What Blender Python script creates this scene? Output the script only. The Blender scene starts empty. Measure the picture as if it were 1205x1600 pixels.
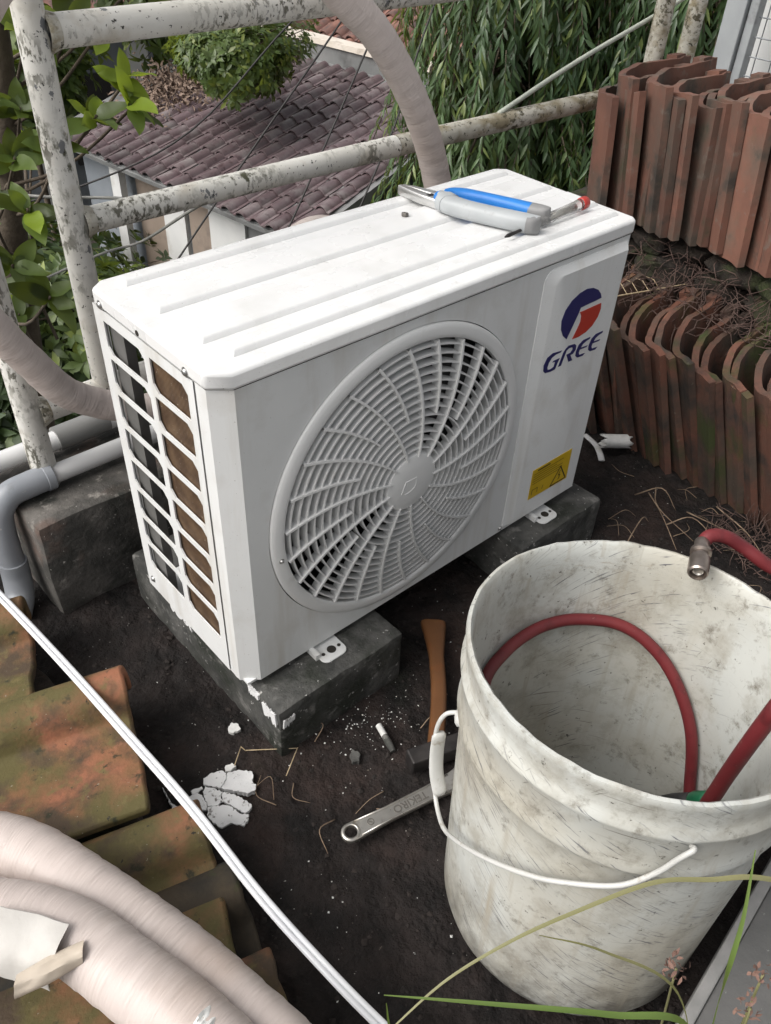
import bpy, bmesh, math, random
from mathutils import Vector, Matrix, noise
random.seed(7)
R = math.radians
scene = bpy.context.scene
COL = scene.collection

# ------------------------------------------------------------------ camera
cd = bpy.data.cameras.new('camera'); cam = bpy.data.objects.new('camera', cd); COL.objects.link(cam)
cam.location = (-0.38264, -0.68374, 1.12467)
cam.rotation_euler = (0.860496, -0.039828, -0.723654)
cd.sensor_fit = 'VERTICAL'; cd.sensor_height = 36.0; cd.sensor_width = 36.0
cd.lens = 1294.16 / 1600 * 36.0
cd.clip_start = 0.02; cd.clip_end = 400
scene.camera = cam

# ------------------------------------------------------------------ world, sun, exposure
SUN_EL, SUN_AZ = R(46), R(-74)          # azimuth measured from +Y towards +X
w = bpy.data.worlds.new('World'); scene.world = w; w.use_nodes = True
wn = w.node_tree.nodes; wl = w.node_tree.links
bg = wn['Background']
sky = wn.new('ShaderNodeTexSky'); sky.sky_type = 'NISHITA'; sky.sun_disc = False
sky.sun_elevation = SUN_EL; sky.sun_rotation = SUN_AZ
sky.air_density = 1.0; sky.dust_density = 6.0; sky.ozone_density = 1.0
hsv = wn.new('ShaderNodeHueSaturation'); hsv.inputs['Saturation'].default_value = 0.15     # an even overcast
wl.new(sky.outputs[0], hsv.inputs['Color']); wl.new(hsv.outputs[0], bg.inputs[0]); bg.inputs[1].default_value = 0.13
sd = bpy.data.lights.new('sun', 'SUN'); sd.energy = 1.3; sd.angle = R(50); sd.color = (1.0, 0.94, 0.86)
so = bpy.data.objects.new('sun', sd); COL.objects.link(so)
sdir = Vector((math.sin(SUN_AZ) * math.cos(SUN_EL), math.cos(SUN_AZ) * math.cos(SUN_EL), math.sin(SUN_EL)))
so.rotation_euler = sdir.to_track_quat('Z', 'Y').to_euler(); so.location = sdir * 20
vs = scene.view_settings; vs.view_transform = 'Standard'; vs.look = 'None'; vs.exposure = 0.46; vs.gamma = 1.0
vs.use_curve_mapping = False
scene.render.engine = 'CYCLES'
scene.cycles.max_bounces = 8; scene.cycles.transparent_max_bounces = 12

# ------------------------------------------------------------------ helpers
class MB:
    def __init__(s): s.v = []; s.f = []; s.mi = []; s.cur = 0
    def add(s, vs, fs):
        n = len(s.v); s.v += [tuple(p) for p in vs]
        for f in fs: s.f.append(tuple(i + n for i in f)); s.mi.append(s.cur)
        return s
    def box(s, x0, x1, y0, y1, z0, z1):
        return s.add([(x0,y0,z0),(x1,y0,z0),(x1,y1,z0),(x0,y1,z0),(x0,y0,z1),(x1,y0,z1),(x1,y1,z1),(x0,y1,z1)],
                     [(3,2,1,0),(4,5,6,7),(0,1,5,4),(1,2,6,5),(2,3,7,6),(3,0,4,7)])
    def prism(s, poly, fn0, fn1):
        """polygon extruded between two maps (u,v)->xyz"""
        n = len(poly)
        vs = [fn0(*p) for p in poly] + [fn1(*p) for p in poly]
        fs = [tuple(reversed(range(n))), tuple(range(n, 2*n))]
        fs += [(i, (i+1) % n, n + (i+1) % n, n + i) for i in range(n)]
        return s.add(vs, fs)
    def tube(s, pts, r, n=12, caps=True, flat=None):
        pts = [Vector(p) for p in pts]; m = len(pts)
        rr = r if isinstance(r, (list, tuple)) else [r] * m
        t = [(pts[min(i+1, m-1)] - pts[max(i-1, 0)]).normalized() for i in range(m)]
        up = Vector((0,0,1)) if abs(t[0].z) < .9 else Vector((1,0,0))
        a = t[0].cross(up).normalized(); vs = []
        for i in range(m):
            a = (a - t[i] * a.dot(t[i])).normalized(); b = t[i].cross(a)
            for k in range(n):
                q = 2*math.pi*k/n
                vs.append(pts[i] + (a*math.cos(q) + b*math.sin(q)*(flat or 1.0)) * rr[i])
        fs = [(i*n+k, i*n+(k+1) % n, (i+1)*n+(k+1) % n, (i+1)*n+k) for i in range(m-1) for k in range(n)]
        if caps: fs += [tuple(reversed(range(n))), tuple(range((m-1)*n, m*n))]
        return s.add(vs, fs)
    def lathe(s, prof, n, org, ax=Vector((0,0,1)), u=None, closed=False):
        ax = Vector(ax).normalized()
        if u is None:
            u = ax.cross(Vector((0,1,0)) if abs(ax.y) < .9 else Vector((1,0,0))).normalized()
        w_ = ax.cross(u); org = Vector(org); m = len(prof); vs = []
        for (r, h) in prof:
            for k in range(n):
                q = 2*math.pi*k/n
                vs.append(org + ax*h + (u*math.cos(q) + w_*math.sin(q))*r)
        rng = range(m if closed else m-1)
        fs = [(i*n+k, i*n+(k+1) % n, ((i+1) % m)*n+(k+1) % n, ((i+1) % m)*n+k) for i in rng for k in range(n)]
        return s.add(vs, fs)
    def mesh(s, name, mats, smooth=False, fix=True):
        me = bpy.data.meshes.new(name); me.from_pydata(s.v, [], s.f)
        mats = mats if isinstance(mats, (list, tuple)) else [mats]
        for m_ in mats: me.materials.append(m_)
        if len(mats) > 1: me.polygons.foreach_set('material_index', s.mi)
        if fix:
            bm = bmesh.new(); bm.from_mesh(me); bmesh.ops.recalc_face_normals(bm, faces=bm.faces); bm.to_mesh(me); bm.free()
        if smooth:
            me.polygons.foreach_set('use_smooth', [True]*len(me.polygons))
            if smooth is not True:
                me.set_sharp_from_angle(angle=R(smooth))
        me.update(); return me
    def build(s, name, mats, parent=None, smooth=False, bevel=0, seg=2, fix=True):
        return link(name, s.mesh(name, mats, smooth, fix), parent, bevel, seg)

def link(name, me, parent=None, bevel=0, seg=2, mw=None):
    o = bpy.data.objects.new(name, me); COL.objects.link(o)
    if mw is not None: o.matrix_local = mw
    if parent is not None:
        o.parent = parent
        r = parent.get('_o')
        o.matrix_parent_inverse = Matrix.Translation(-Vector(r)) if r is not None else Matrix()
    if bevel:
        b = o.modifiers.new('bevel', 'BEVEL'); b.width = bevel; b.segments = seg; b.limit_method = 'ANGLE'; b.angle_limit = R(40)
        b.harden_normals = False
    return o
ROOTS = []
def thing(name, label, cat, loc=(0,0,0), group=None):
    o = bpy.data.objects.new(name, None); COL.objects.link(o); o.location = loc; o.empty_display_size = .05
    o['_o'] = tuple(loc); ROOTS.append(o)
    return tag(o, label, cat, group)
def tag(o, label, cat, group=None):
    o['kind'] = 'thing'
    o['label'] = label; o['category'] = cat
    if group: o['group'] = group
    return o
def struct(o): o['kind'] = 'structure'; return o
def crom(P, k=8):
    P = [Vector(p) for p in P]; out = []
    Q = [P[0]*2 - P[1]] + P + [P[-1]*2 - P[-2]]
    for i in range(1, len(Q)-2):
        p0, p1, p2, p3 = Q[i-1:i+3]
        for j in range(k):
            t = j/k
            out.append(.5*((2*p1) + (p2-p0)*t + (2*p0-5*p1+4*p2-p3)*t*t + (3*p1-p0-3*p2+p3)*t**3))
    out.append(P[-1]); return out
def U(a, b): return random.uniform(a, b)

# ------------------------------------------------------------------ materials
def nmat(name):
    m = bpy.data.materials.new(name); m.use_nodes = True
    nt = m.node_tree; return m, nt, nt.nodes['Principled BSDF']
def N(nt, t, **kw):
    n = nt.nodes.new(t)
    for k, v in kw.items(): setattr(n, k, v)
    return n
def col4(c): return (c[0], c[1], c[2], 1.0)
def noise_fac(nt, vec, scale, detail=5, lo=.4, hi=.6, rough=.55, dist=0.0):
    n = N(nt, 'ShaderNodeTexNoise'); n.inputs['Scale'].default_value = scale; n.inputs['Detail'].default_value = detail
    n.inputs['Roughness'].default_value = rough; n.inputs['Distortion'].default_value = dist
    nt.links.new(vec, n.inputs['Vector'])
    mr = N(nt, 'ShaderNodeMapRange'); mr.inputs['From Min'].default_value = lo; mr.inputs['From Max'].default_value = hi
    nt.links.new(n.outputs[0], mr.inputs['Value']); return mr.outputs[0], n.outputs[0]
def mixc(nt, fac, a, b, mode='MIX'):
    m = N(nt, 'ShaderNodeMix', data_type='RGBA', blend_type=mode)
    if isinstance(fac, (int, float)): m.inputs[0].default_value = fac
    else: nt.links.new(fac, m.inputs[0])
    for s_, i in ((a, 6), (b, 7)):
        if isinstance(s_, (tuple, list)): m.inputs[i].default_value = col4(s_)
        else: nt.links.new(s_, m.inputs[i])
    return m.outputs[2]
def pmat(name, c1, c2, scale=8, rough=.6, spots=(), bump=0, bscale=60, rnd=0, metal=0, spec=.5, stretch=None, rr=0, lo=.35, hi=.65, coord='Object', bdist=.002):
    """two-tone base + thresholded layers; spots: (colour, scale, lo, hi, detail[, stretch])"""
    m, nt, b = nmat(name)
    tc = N(nt, 'ShaderNodeTexCoord'); vec = tc.outputs[coord]
    oi = N(nt, 'ShaderNodeObjectInfo')
    if rnd:
        ad = N(nt, 'ShaderNodeVectorMath', operation='ADD'); sc = N(nt, 'ShaderNodeVectorMath', operation='SCALE')
        cx = N(nt, 'ShaderNodeCombineXYZ')
        for i in range(3): nt.links.new(oi.outputs['Random'], cx.inputs[i])
        nt.links.new(cx.outputs[0], sc.inputs[0]); sc.inputs['Scale'].default_value = 37.0
        nt.links.new(vec, ad.inputs[0]); nt.links.new(sc.outputs[0], ad.inputs[1]); vec = ad.outputs[0]
    base = vec
    def st(v, s_):
        mp = N(nt, 'ShaderNodeMapping'); mp.inputs['Scale'].default_value = s_; nt.links.new(v, mp.inputs[0]); return mp.outputs[0]
    v1 = st(vec, stretch) if stretch else vec
    f, _ = noise_fac(nt, v1, scale, 6, lo, hi)
    c = mixc(nt, f, c1, c2)
    for s_ in spots:
        v2 = st(base, s_[5]) if len(s_) > 5 else base
        f, _ = noise_fac(nt, v2, s_[1], s_[4], s_[2], s_[3], .6)
        if len(s_) > 6:
            f2, _ = noise_fac(nt, base, s_[6], 4, s_[7], s_[8], .5)
            mm = N(nt, 'ShaderNodeMath', operation='MULTIPLY'); nt.links.new(f, mm.inputs[0]); nt.links.new(f2, mm.inputs[1]); f = mm.outputs[0]
        c = mixc(nt, f, c, s_[0])
    if rnd:
        mr = N(nt, 'ShaderNodeMapRange'); mr.inputs['To Min'].default_value = 1-rnd; mr.inputs['To Max'].default_value = 1+rnd
        nt.links.new(oi.outputs['Random'], mr.inputs['Value'])
        hs = N(nt, 'ShaderNodeHueSaturation'); nt.links.new(c, hs.inputs['Color']); nt.links.new(mr.outputs[0], hs.inputs['Value']); c = hs.outputs[0]
    nt.links.new(c, b.inputs['Base Color'])
    b.inputs['Roughness'].default_value = rough; b.inputs['Metallic'].default_value = metal; b.inputs['Specular IOR Level'].default_value = spec
    if rr:
        f, _ = noise_fac(nt, base, scale*3, 4, .3, .7)
        mr = N(nt, 'ShaderNodeMapRange'); mr.inputs['To Min'].default_value = max(.05, rough-rr); mr.inputs['To Max'].default_value = min(1, rough+rr)
        nt.links.new(f, mr.inputs['Value']); nt.links.new(mr.outputs[0], b.inputs['Roughness'])
    if bump:
        _, h = noise_fac(nt, base, bscale, 6)
        bp = N(nt, 'ShaderNodeBump'); bp.inputs['Strength'].default_value = bump; bp.inputs['Distance'].default_value = bdist
        nt.links.new(h, bp.inputs['Height']); nt.links.new(bp.outputs[0], b.inputs['Normal'])
    return m
def leafmat(name, c1, c2, c3, rough=.38, trans=.35, scale=2.5, rnd=.25):
    m, nt, b = nmat(name)
    tc = N(nt, 'ShaderNodeTexCoord'); geo = N(nt, 'ShaderNodeNewGeometry'); oi = N(nt, 'ShaderNodeObjectInfo')
    f, _ = noise_fac(nt, tc.outputs['Object'], scale, 3, .3, .7)
    c = mixc(nt, f, c1, c2)
    mr = N(nt, 'ShaderNodeMapRange'); mr.inputs['From Min'].default_value = .84; mr.inputs['From Max'].default_value = .98
    nt.links.new(geo.outputs['Random Per Island'], mr.inputs['Value'])
    c = mixc(nt, mr.outputs[0], c, c3)
    ad = N(nt, 'ShaderNodeMath', operation='ADD'); nt.links.new(geo.outputs['Random Per Island'], ad.inputs[0]); nt.links.new(oi.outputs['Random'], ad.inputs[1])
    fr = N(nt, 'ShaderNodeMath', operation='FRACT'); nt.links.new(ad.outputs[0], fr.inputs[0])
    m2 = N(nt, 'ShaderNodeMapRange'); m2.inputs['To Min'].default_value = 1-rnd*1.6; m2.inputs['To Max'].default_value = 1+rnd
    nt.links.new(fr.outputs[0], m2.inputs['Value'])
    hs = N(nt, 'ShaderNodeHueSaturation'); nt.links.new(c, hs.inputs['Color']); nt.links.new(m2.outputs[0], hs.inputs['Value'])
    nt.links.new(hs.outputs[0], b.inputs['Base Color']); b.inputs['Roughness'].default_value = rough
    tr = N(nt, 'ShaderNodeBsdfTranslucent'); br = mixc(nt, .5, hs.outputs[0], (.35, .42, .03), 'MIX'); nt.links.new(br, tr.inputs['Color'])
    mx = N(nt, 'ShaderNodeMixShader'); mx.inputs[0].default_value = trans
    nt.links.new(b.outputs[0], mx.inputs[1]); nt.links.new(tr.outputs[0], mx.inputs[2])
    nt.links.new(mx.outputs[0], nt.nodes['Material Output'].inputs['Surface']); return m

M = {}
M['paint'] = pmat('white_metal_paint', (.66,.67,.665), (.70,.705,.70), 5, .36, bump=.12, bscale=900, bdist=.0004, rr=.06,
                  spots=[((.44,.43,.40), 260, .735, .78, 2), ((.57,.56,.535), 14, .52, .8, 8), ((.55,.535,.50), 1.0, .52, .78, 6, (26,26,2.2)), ((.30,.28,.25), 420, .765, .79, 1)])
M['lid'] = pmat('lid_white_paint', (.68,.685,.685), (.73,.73,.725), 6, .28, bump=.10, bscale=900, bdist=.0004, rr=.08,
                spots=[((.60,.60,.585), 16, .50, .85, 5), ((.33,.31,.28), 190, .755, .79, 2), ((.50,.49,.47), 60, .68, .80, 4)])
M['plastic'] = pmat('grey_white_plastic', (.66,.665,.66), (.70,.70,.69), 6, .40, spots=[((.50,.49,.46), 30, .62, .82, 6)])
M['dark'] = pmat('dark_interior_metal', (.018,.018,.019), (.03,.03,.03), 9, .5)
M['fan'] = pmat('dark_grey_fan_plastic', (.025,.025,.026), (.04,.04,.04), 9, .45)
M['greypart'] = pmat('galvanised_inner_plate', (.13,.128,.122), (.18,.175,.17), 10, .45, metal=.3)
M['screw'] = pmat('zinc_screw', (.42,.42,.41), (.55,.55,.54), 80, .32, metal=.9)
M['blue'] = pmat('navy_print', (.016,.017,.10), (.018,.019,.11), 5, .4)
M['red'] = pmat('red_print', (.42,.035,.02), (.44,.04,.025), 5, .4)
M['yellow'] = pmat('yellow_sticker', (.55,.36,.012), (.60,.40,.02), 20, .4)
M['ink'] = pmat('black_ink', (.02,.018,.015), (.03,.025,.02), 5, .5)
# condenser fins
def finmat():
    m, nt, b = nmat('brown_condenser_fins')
    tc = N(nt, 'ShaderNodeTexCoord'); wv = N(nt, 'ShaderNodeTexWave', wave_type='BANDS', bands_direction='Y'); wv.inputs['Scale'].default_value = 95
    nt.links.new(tc.outputs['Object'], wv.inputs['Vector'])
    f, _ = noise_fac(nt, tc.outputs['Object'], 40, 5, .4, .7)
    c = mixc(nt, wv.outputs[1], (.035,.018,.010), (.13,.075,.04)); c = mixc(nt, f, c, (.16,.10,.055))
    f, _ = noise_fac(nt, tc.outputs['Object'], 260, 2, .70, .74); c = mixc(nt, f, c, (.40,.36,.30))
    nt.links.new(c, b.inputs['Base Color']); b.inputs['Roughness'].default_value = .45; b.inputs['Metallic'].default_value = .3
    bp = N(nt, 'ShaderNodeBump'); bp.inputs['Strength'].default_value = .5; bp.inputs['Distance'].default_value = .001
    nt.links.new(wv.outputs[1], bp.inputs['Height']); nt.links.new(bp.outputs[0], b.inputs['Normal']); return m
M['fins'] = finmat()
M['soil'] = pmat('damp_dark_soil', (.0062,.0050,.0047), (.021,.0155,.014), 14, .85, bump=1.0, bscale=70, bdist=.012, rr=.12, spec=.35,
                 spots=[((.036,.022,.018), 3.5, .52, .72, 8), ((.012,.014,.009), 5.5, .60, .75, 6), ((.10,.085,.07), 120, .73, .78, 2), ((.45,.43,.40), 210, .79, .81, 1)])
M['clod'] = pmat('soil_clods', (.010,.0075,.0068), (.027,.020,.017), 30, .9, bump=.6, bscale=150)
M['concrete'] = pmat('weathered_concrete', (.030,.031,.029), (.10,.098,.092), 20, .82, bump=.9, bscale=90, bdist=.004,
                     spots=[((.018,.021,.015), 9, .48, .64, 9), ((.17,.165,.155), 24, .58, .68, 9), ((.36,.35,.335), 60, .65, .70, 7), ((.50,.49,.47), 130, .68, .72, 4)])
M['kerb'] = pmat('old_kerb_concrete', (.045,.043,.039), (.125,.115,.105), 16, .85, bump=.9, bscale=80, bdist=.004,
                 spots=[((.15,.085,.062), 5, .52, .70, 8), ((.022,.023,.019), 11, .50, .66, 9), ((.22,.205,.185), 32, .62, .70, 8), ((.40,.38,.35), 120, .67, .72, 4)])
M['plaster'] = pmat('cracked_white_plaster', (.60,.60,.60), (.70,.70,.70), 30, .8, bump=.4, bscale=160,
                    spots=[((.16,.15,.14), 70, .60, .66, 7), ((.05,.045,.04), 160, .64, .68, 5)])
M['rail'] = pmat('peeling_white_railing_paint', (.58,.565,.515), (.68,.67,.63), 6, .62, bump=.4, bscale=160, bdist=.001,
                 spots=[((.40,.35,.27), 10, .56, .78, 7), ((.13,.125,.10), 120, .50, .56, 8, (1,1,.45), 11, .42, .60), ((.075,.075,.045), 70, .53, .60, 9, (1,1,.5), 7, .50, .62),
                        ((.16,.165,.17), 26, .655, .665, 7, (1,1,.7)), ((.30,.19,.11), 18, .66, .76, 6), ((.03,.028,.022), 150, .64, .68, 4)])
M['mossrail'] = pmat('lichen_covered_rail', (.44,.42,.36), (.52,.50,.44), 8, .75, bump=.5, bscale=140, bdist=.0015,
                     spots=[((.25,.215,.14), 40, .46, .58, 9, (.5,1,1), 9, .36, .55), ((.085,.075,.045), 90, .50, .58, 9, (.6,1,1), 10, .42, .60), ((.035,.032,.02), 130, .58, .66, 6), ((.17,.14,.08), 14, .58, .75, 8)])
def wrapmat():
    m, nt, b = nmat('beige_wrapping_tape')
    uv = N(nt, 'ShaderNodeUVMap'); tc = N(nt, 'ShaderNodeTexCoord')
    sx = N(nt, 'ShaderNodeSeparateXYZ'); nt.links.new(uv.outputs[0], sx.inputs[0])
    mp = N(nt, 'ShaderNodeMapping'); mp.inputs['Scale'].default_value = (330, 5, 1); mp.inputs['Rotation'].default_value = (0,0,.02); nt.links.new(uv.outputs[0], mp.inputs[0])
    f, h = noise_fac(nt, mp.outputs[0], 1.0, 4, .3, .7)
    f2, h2 = noise_fac(nt, tc.outputs['Object'], 12, 5, .35, .65)
    c = mixc(nt, f, (.43,.365,.335), (.60,.53,.495)); c = mixc(nt, f2, c, (.52,.45,.42))
    f3, _ = noise_fac(nt, tc.outputs['Object'], 5, 5, .6, .8); c = mixc(nt, f3, c, (.46,.37,.32))
    nt.links.new(c, b.inputs['Base Color']); b.inputs['Roughness'].default_value = .5
    wv = N(nt, 'ShaderNodeTexWave', wave_type='BANDS', bands_direction='X', wave_profile='SAW'); wv.inputs['Scale'].default_value = 5.5; wv.inputs['Distortion'].default_value = 1.2
    wv.inputs['Detail'].default_value = 2
    nt.links.new(uv.outputs[0], wv.inputs['Vector'])
    b1 = N(nt, 'ShaderNodeBump'); b1.inputs['Strength'].default_value = .6; b1.inputs['Distance'].default_value = .0018; nt.links.new(h, b1.inputs['Height'])
    b2 = N(nt, 'ShaderNodeBump'); b2.inputs['Strength'].default_value = .5; b2.inputs['Distance'].default_value = .0025; nt.links.new(wv.outputs[1], b2.inputs['Height'])
    nt.links.new(b1.outputs[0], b2.inputs['Normal']); nt.links.new(b2.outputs[0], b.inputs['Normal']); return m
M['wrap'] = wrapmat()
M['tapepaper'] = pmat('masking_tape', (.47,.45,.42), (.55,.53,.50), 14, .6, bump=.3, bscale=90)
M['tapetan'] = pmat('tan_paper_tape', (.50,.43,.35), (.57,.50,.42), 14, .6, bump=.3, bscale=90)
M['pvcw'] = pmat('white_pvc', (.60,.60,.60), (.68,.68,.68), 5, .35, spots=[((.40,.38,.33), 12, .58, .8, 7)])
M['pvcg'] = pmat('grey_pvc', (.22,.235,.26), (.28,.295,.32), 6, .42, spots=[((.13,.13,.13), 14, .56, .75, 8), ((.42,.42,.42), 40, .68, .72, 4)])
M['pvcgd'] = pmat('dull_grey_pvc', (.17,.17,.165), (.22,.22,.215), 7, .5, spots=[((.12,.11,.10), 20, .56, .75, 7)])
M['cable'] = pmat('white_cable_sheath', (.66,.67,.70), (.72,.73,.75), 12, .32)
M['cabledash'] = pmat('grey_cable_print', (.30,.31,.34), (.62,.63,.66), 60, .4, stretch=(.2,1,1))
M['bucket'] = None
def bucketmat():
    m, nt, b = nmat('scuffed_white_bucket_plastic')
    tc = N(nt, 'ShaderNodeTexCoord'); uv = N(nt, 'ShaderNodeUVMap')
    v = tc.outputs['Object']
    f, _ = noise_fac(nt, v, 7, 6, .35, .65); c = mixc(nt, f, (.47,.485,.465), (.54,.55,.52))
    f, _ = noise_fac(nt, v, 4.5, 8, .46, .70); c = mixc(nt, f, c, (.42,.395,.33))
    f, _ = noise_fac(nt, v, 13, 9, .50, .72, .7); c = mixc(nt, f, c, (.30,.28,.235))
    f, _ = noise_fac(nt, v, 34, 8, .56, .70, .75); c = mixc(nt, f, c, (.20,.185,.155))
    f, _ = noise_fac(nt, v, 95, 4, .64, .70, .7); c = mixc(nt, f, c, (.10,.092,.08))
    def streak(c, rot, sc, lo, hi, cc, msc=5.0, mlo=.40, mhi=.62, det=3):
        mr_ = N(nt, 'ShaderNodeMapping'); mr_.inputs['Rotation'].default_value = (0,0,rot); nt.links.new(uv.outputs[0], mr_.inputs[0])
        mp = N(nt, 'ShaderNodeMapping'); mp.inputs['Scale'].default_value = sc; nt.links.new(mr_.outputs[0], mp.inputs[0])
        f, _ = noise_fac(nt, mp.outputs[0], 1.0, det, lo, hi, .6); f2, _ = noise_fac(nt, v, msc, 3, mlo, mhi)
        mm = N(nt, 'ShaderNodeMath', operation='MULTIPLY'); nt.links.new(f, mm.inputs[0]); nt.links.new(f2, mm.inputs[1])
        return mixc(nt, mm.outputs[0], c, cc)
    c = streak(c, .50, (26, 300, 1), .60, .68, (.06,.063,.085), 4.2, .54, .64)
    c = streak(c, .62, (18, 420, 1), .58, .68, (.08,.082,.10), 5.2, .54, .62)
    c = streak(c, -.9, (40, 260, 1), .66, .72, (.16,.15,.13), 7, .50, .66)
    c = streak(c, 1.30, (34, 300, 1), .66, .72, (.15,.14,.12), 8, .50, .66)
    f, _ = noise_fac(nt, v, 9, 10, .56, .70, .75); c = mixc(nt, f, c, (.24,.225,.19))
    c = streak(c, 0, (7, 300, 1), .63, .70, (.17,.155,.13), 4, .48, .62)        # grime rings
    sx_ = N(nt, 'ShaderNodeSeparateXYZ'); nt.links.new(uv.outputs[0], sx_.inputs[0])
    mh = N(nt, 'ShaderNodeMapRange'); mh.inputs['From Min'].default_value = .17; mh.inputs['From Max'].default_value = .0; nt.links.new(sx_.outputs[1], mh.inputs['Value'])
    fg, _ = noise_fac(nt, v, 22, 9, .40, .66, .7); mg = N(nt, 'ShaderNodeMath', operation='MULTIPLY'); nt.links.new(fg, mg.inputs[0]); nt.links.new(mh.outputs[0], mg.inputs[1])
    c = mixc(nt, mg.outputs[0], c, (.11,.10,.085))                              # splashed mud round the foot
    c = streak(c, 1.57, (5, 60, 1), .55, .75, (.36,.33,.27), 5, .40, .60)        # runs
    nt.links.new(c, b.inputs['Base Color']); b.inputs['Roughness'].default_value = .42
    _, h = noise_fac(nt, v, 60, 6); bp = N(nt, 'ShaderNodeBump'); bp.inputs['Strength'].default_value = .25; bp.inputs['Distance'].default_value = .001
    nt.links.new(h, bp.inputs['Height']); nt.links.new(bp.outputs[0], b.inputs['Normal']); return m
M['bucket'] = bucketmat()
M['bail'] = pmat('white_coated_wire', (.44,.44,.42), (.52,.52,.50), 20, .4, spots=[((.30,.27,.22), 60, .6, .72, 5)])
M['hose'] = pmat('red_rubber_hose', (.125,.014,.018), (.165,.022,.025), 18, .5, spots=[((.07,.010,.012), 30, .55, .75, 7), ((.22,.10,.09), 60, .66, .74, 5)])
M['brass'] = pmat('tarnished_fitting', (.24,.20,.17), (.34,.29,.26), 60, .35, metal=.9)
M['black'] = pmat('black_rubber', (.018,.018,.019), (.03,.03,.031), 20, .5)
M['green'] = pmat('green_handle_plastic', (.01,.11,.05), (.015,.14,.065), 20, .35)
M['steel'] = pmat('worn_chrome_steel', (.40,.38,.35), (.52,.50,.46), 30, .36, metal=.85, spots=[((.20,.17,.13), 45, .58, .74, 7)], rr=.1)
M['steelmark'] = pmat('engraved_steel', (.13,.12,.11), (.18,.17,.15), 40, .5, metal=.5)
M['brightsteel'] = pmat('plier_steel', (.55,.55,.54), (.66,.66,.65), 30, .3, metal=.85)
M['iron'] = pmat('black_iron', (.022,.02,.02), (.05,.045,.043), 30, .5, metal=.4)
M['wood'] = pmat('orange_varnished_wood', (.095,.040,.014), (.15,.065,.025), 10, .5, stretch=(1,1,1), spots=[((.18,.06,.018), 22, .55, .72, 7)])
M['gripblue'] = pmat('blue_grip_rubber', (.015,.16,.50), (.02,.19,.56), 20, .45)
M['gripgrey'] = pmat('grey_grip_rubber', (.36,.38,.39), (.42,.44,.45), 20, .5, spots=[((.25,.25,.25), 40, .6, .75, 6)])
M['gripdark'] = pmat('dark_grey_grip_end', (.20,.20,.20), (.25,.25,.25), 30, .5)
M['redcap'] = pmat('red_plastic_cap', (.38,.03,.02), (.42,.04,.03), 20, .3)
m_, nt_, b_ = nmat('clear_acrylic'); b_.inputs['Base Color'].default_value = (.93,.92,.9,1); b_.inputs['Transmission Weight'].default_value = .9; b_.inputs['Roughness'].default_value = .12; b_.inputs['IOR'].default_value = 1.45
M['clear'] = m_
TC1, TC2 = (.120,.056,.040), (.180,.082,.056)
M['terra'] = pmat('weathered_terracotta', TC1, TC2, 7, .85, bump=.5, bscale=90, bdist=.002, rnd=.3,
                  spots=[((.27,.105,.07), 10, .60, .78, 6), ((.10,.078,.060), 6, .46, .64, 9), ((.045,.038,.032), 12, .55, .70, 9), ((.17,.145,.12), 26, .60, .74, 7), ((.06,.062,.035), 9, .60, .75, 8)])
M['terramoss'] = pmat('mossy_terracotta', TC1, (.17,.068,.042), 7, .88, bump=.6, bscale=90, bdist=.003, rnd=.25,
                  spots=[((.075,.055,.042), 6, .44, .62, 9), ((.035,.03,.026), 9, .48, .66, 9), ((.050,.062,.018), 5.5, .54, .66, 8), ((.16,.15,.115), 45, .66, .74, 6)])
M['terraflat'] = pmat('algae_stained_terracotta', (.24,.095,.050), (.17,.080,.042), 14, .82, bump=.7, bscale=150, bdist=.0018, rnd=.10, lo=.4, hi=.6,
                  spots=[((.085,.070,.022), 7, .37, .55, 12), ((.058,.038,.022), 13, .50, .64, 12), ((.12,.095,.035), 40, .56, .68, 10), ((.022,.022,.009), 34, .60, .68, 10), ((.27,.12,.072), 16, .64, .72, 10), ((.018,.015,.010), 110, .67, .71, 5), ((.22,.20,.15), 190, .70, .74, 3)])
M['terradark'] = pmat('blackened_terracotta', (.045,.032,.024), (.08,.06,.032), 7, .85, bump=.6, bscale=110, rnd=.1,
                  spots=[((.018,.016,.012), 8, .45, .62, 9), ((.035,.045,.012), 18, .58, .68, 8), ((.22,.15,.07), 30, .70, .74, 3)])
M['glaze'] = pmat('maroon_glazed_roof_tile', (.105,.074,.080), (.155,.115,.122), 3, .30, rnd=.28, spots=[((.20,.175,.175), 5, .48, .70, 8), ((.05,.027,.03), 14, .55, .75, 7)], bump=.2, bscale=80)
M['oldtile'] = pmat('faded_brown_roof_tile', (.16,.085,.07), (.26,.13,.10), 4, .7, rnd=.4, spots=[((.10,.07,.065), 6, .48, .65, 8), ((.33,.22,.18), 9, .62, .75, 5)])
M['housewhite'] = pmat('white_house_paint', (.55,.555,.55), (.62,.62,.61), 3, .7, spots=[((.40,.39,.36), 3, .55, .75, 8)])
M['housegrey'] = pmat('blue_grey_house_paint', (.17,.19,.215), (.22,.24,.265), 2, .75, spots=[((.11,.12,.13), 3, .52, .72, 8)])
M['housebrown'] = pmat('brown_wall_panel', (.22,.175,.14), (.27,.215,.175), 3, .7, spots=[((.15,.12,.10), 4, .55, .75, 7)])
M['greycem'] = pmat('grey_cement_render', (.16,.165,.165), (.22,.22,.22), 3, .8, spots=[((.10,.10,.10), 4, .5, .7, 8)])
M['coping'] = pmat('cream_coping', (.62,.56,.48), (.70,.64,.57), 5, .7, spots=[((.42,.36,.30), 6, .58, .76, 8)])
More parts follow.
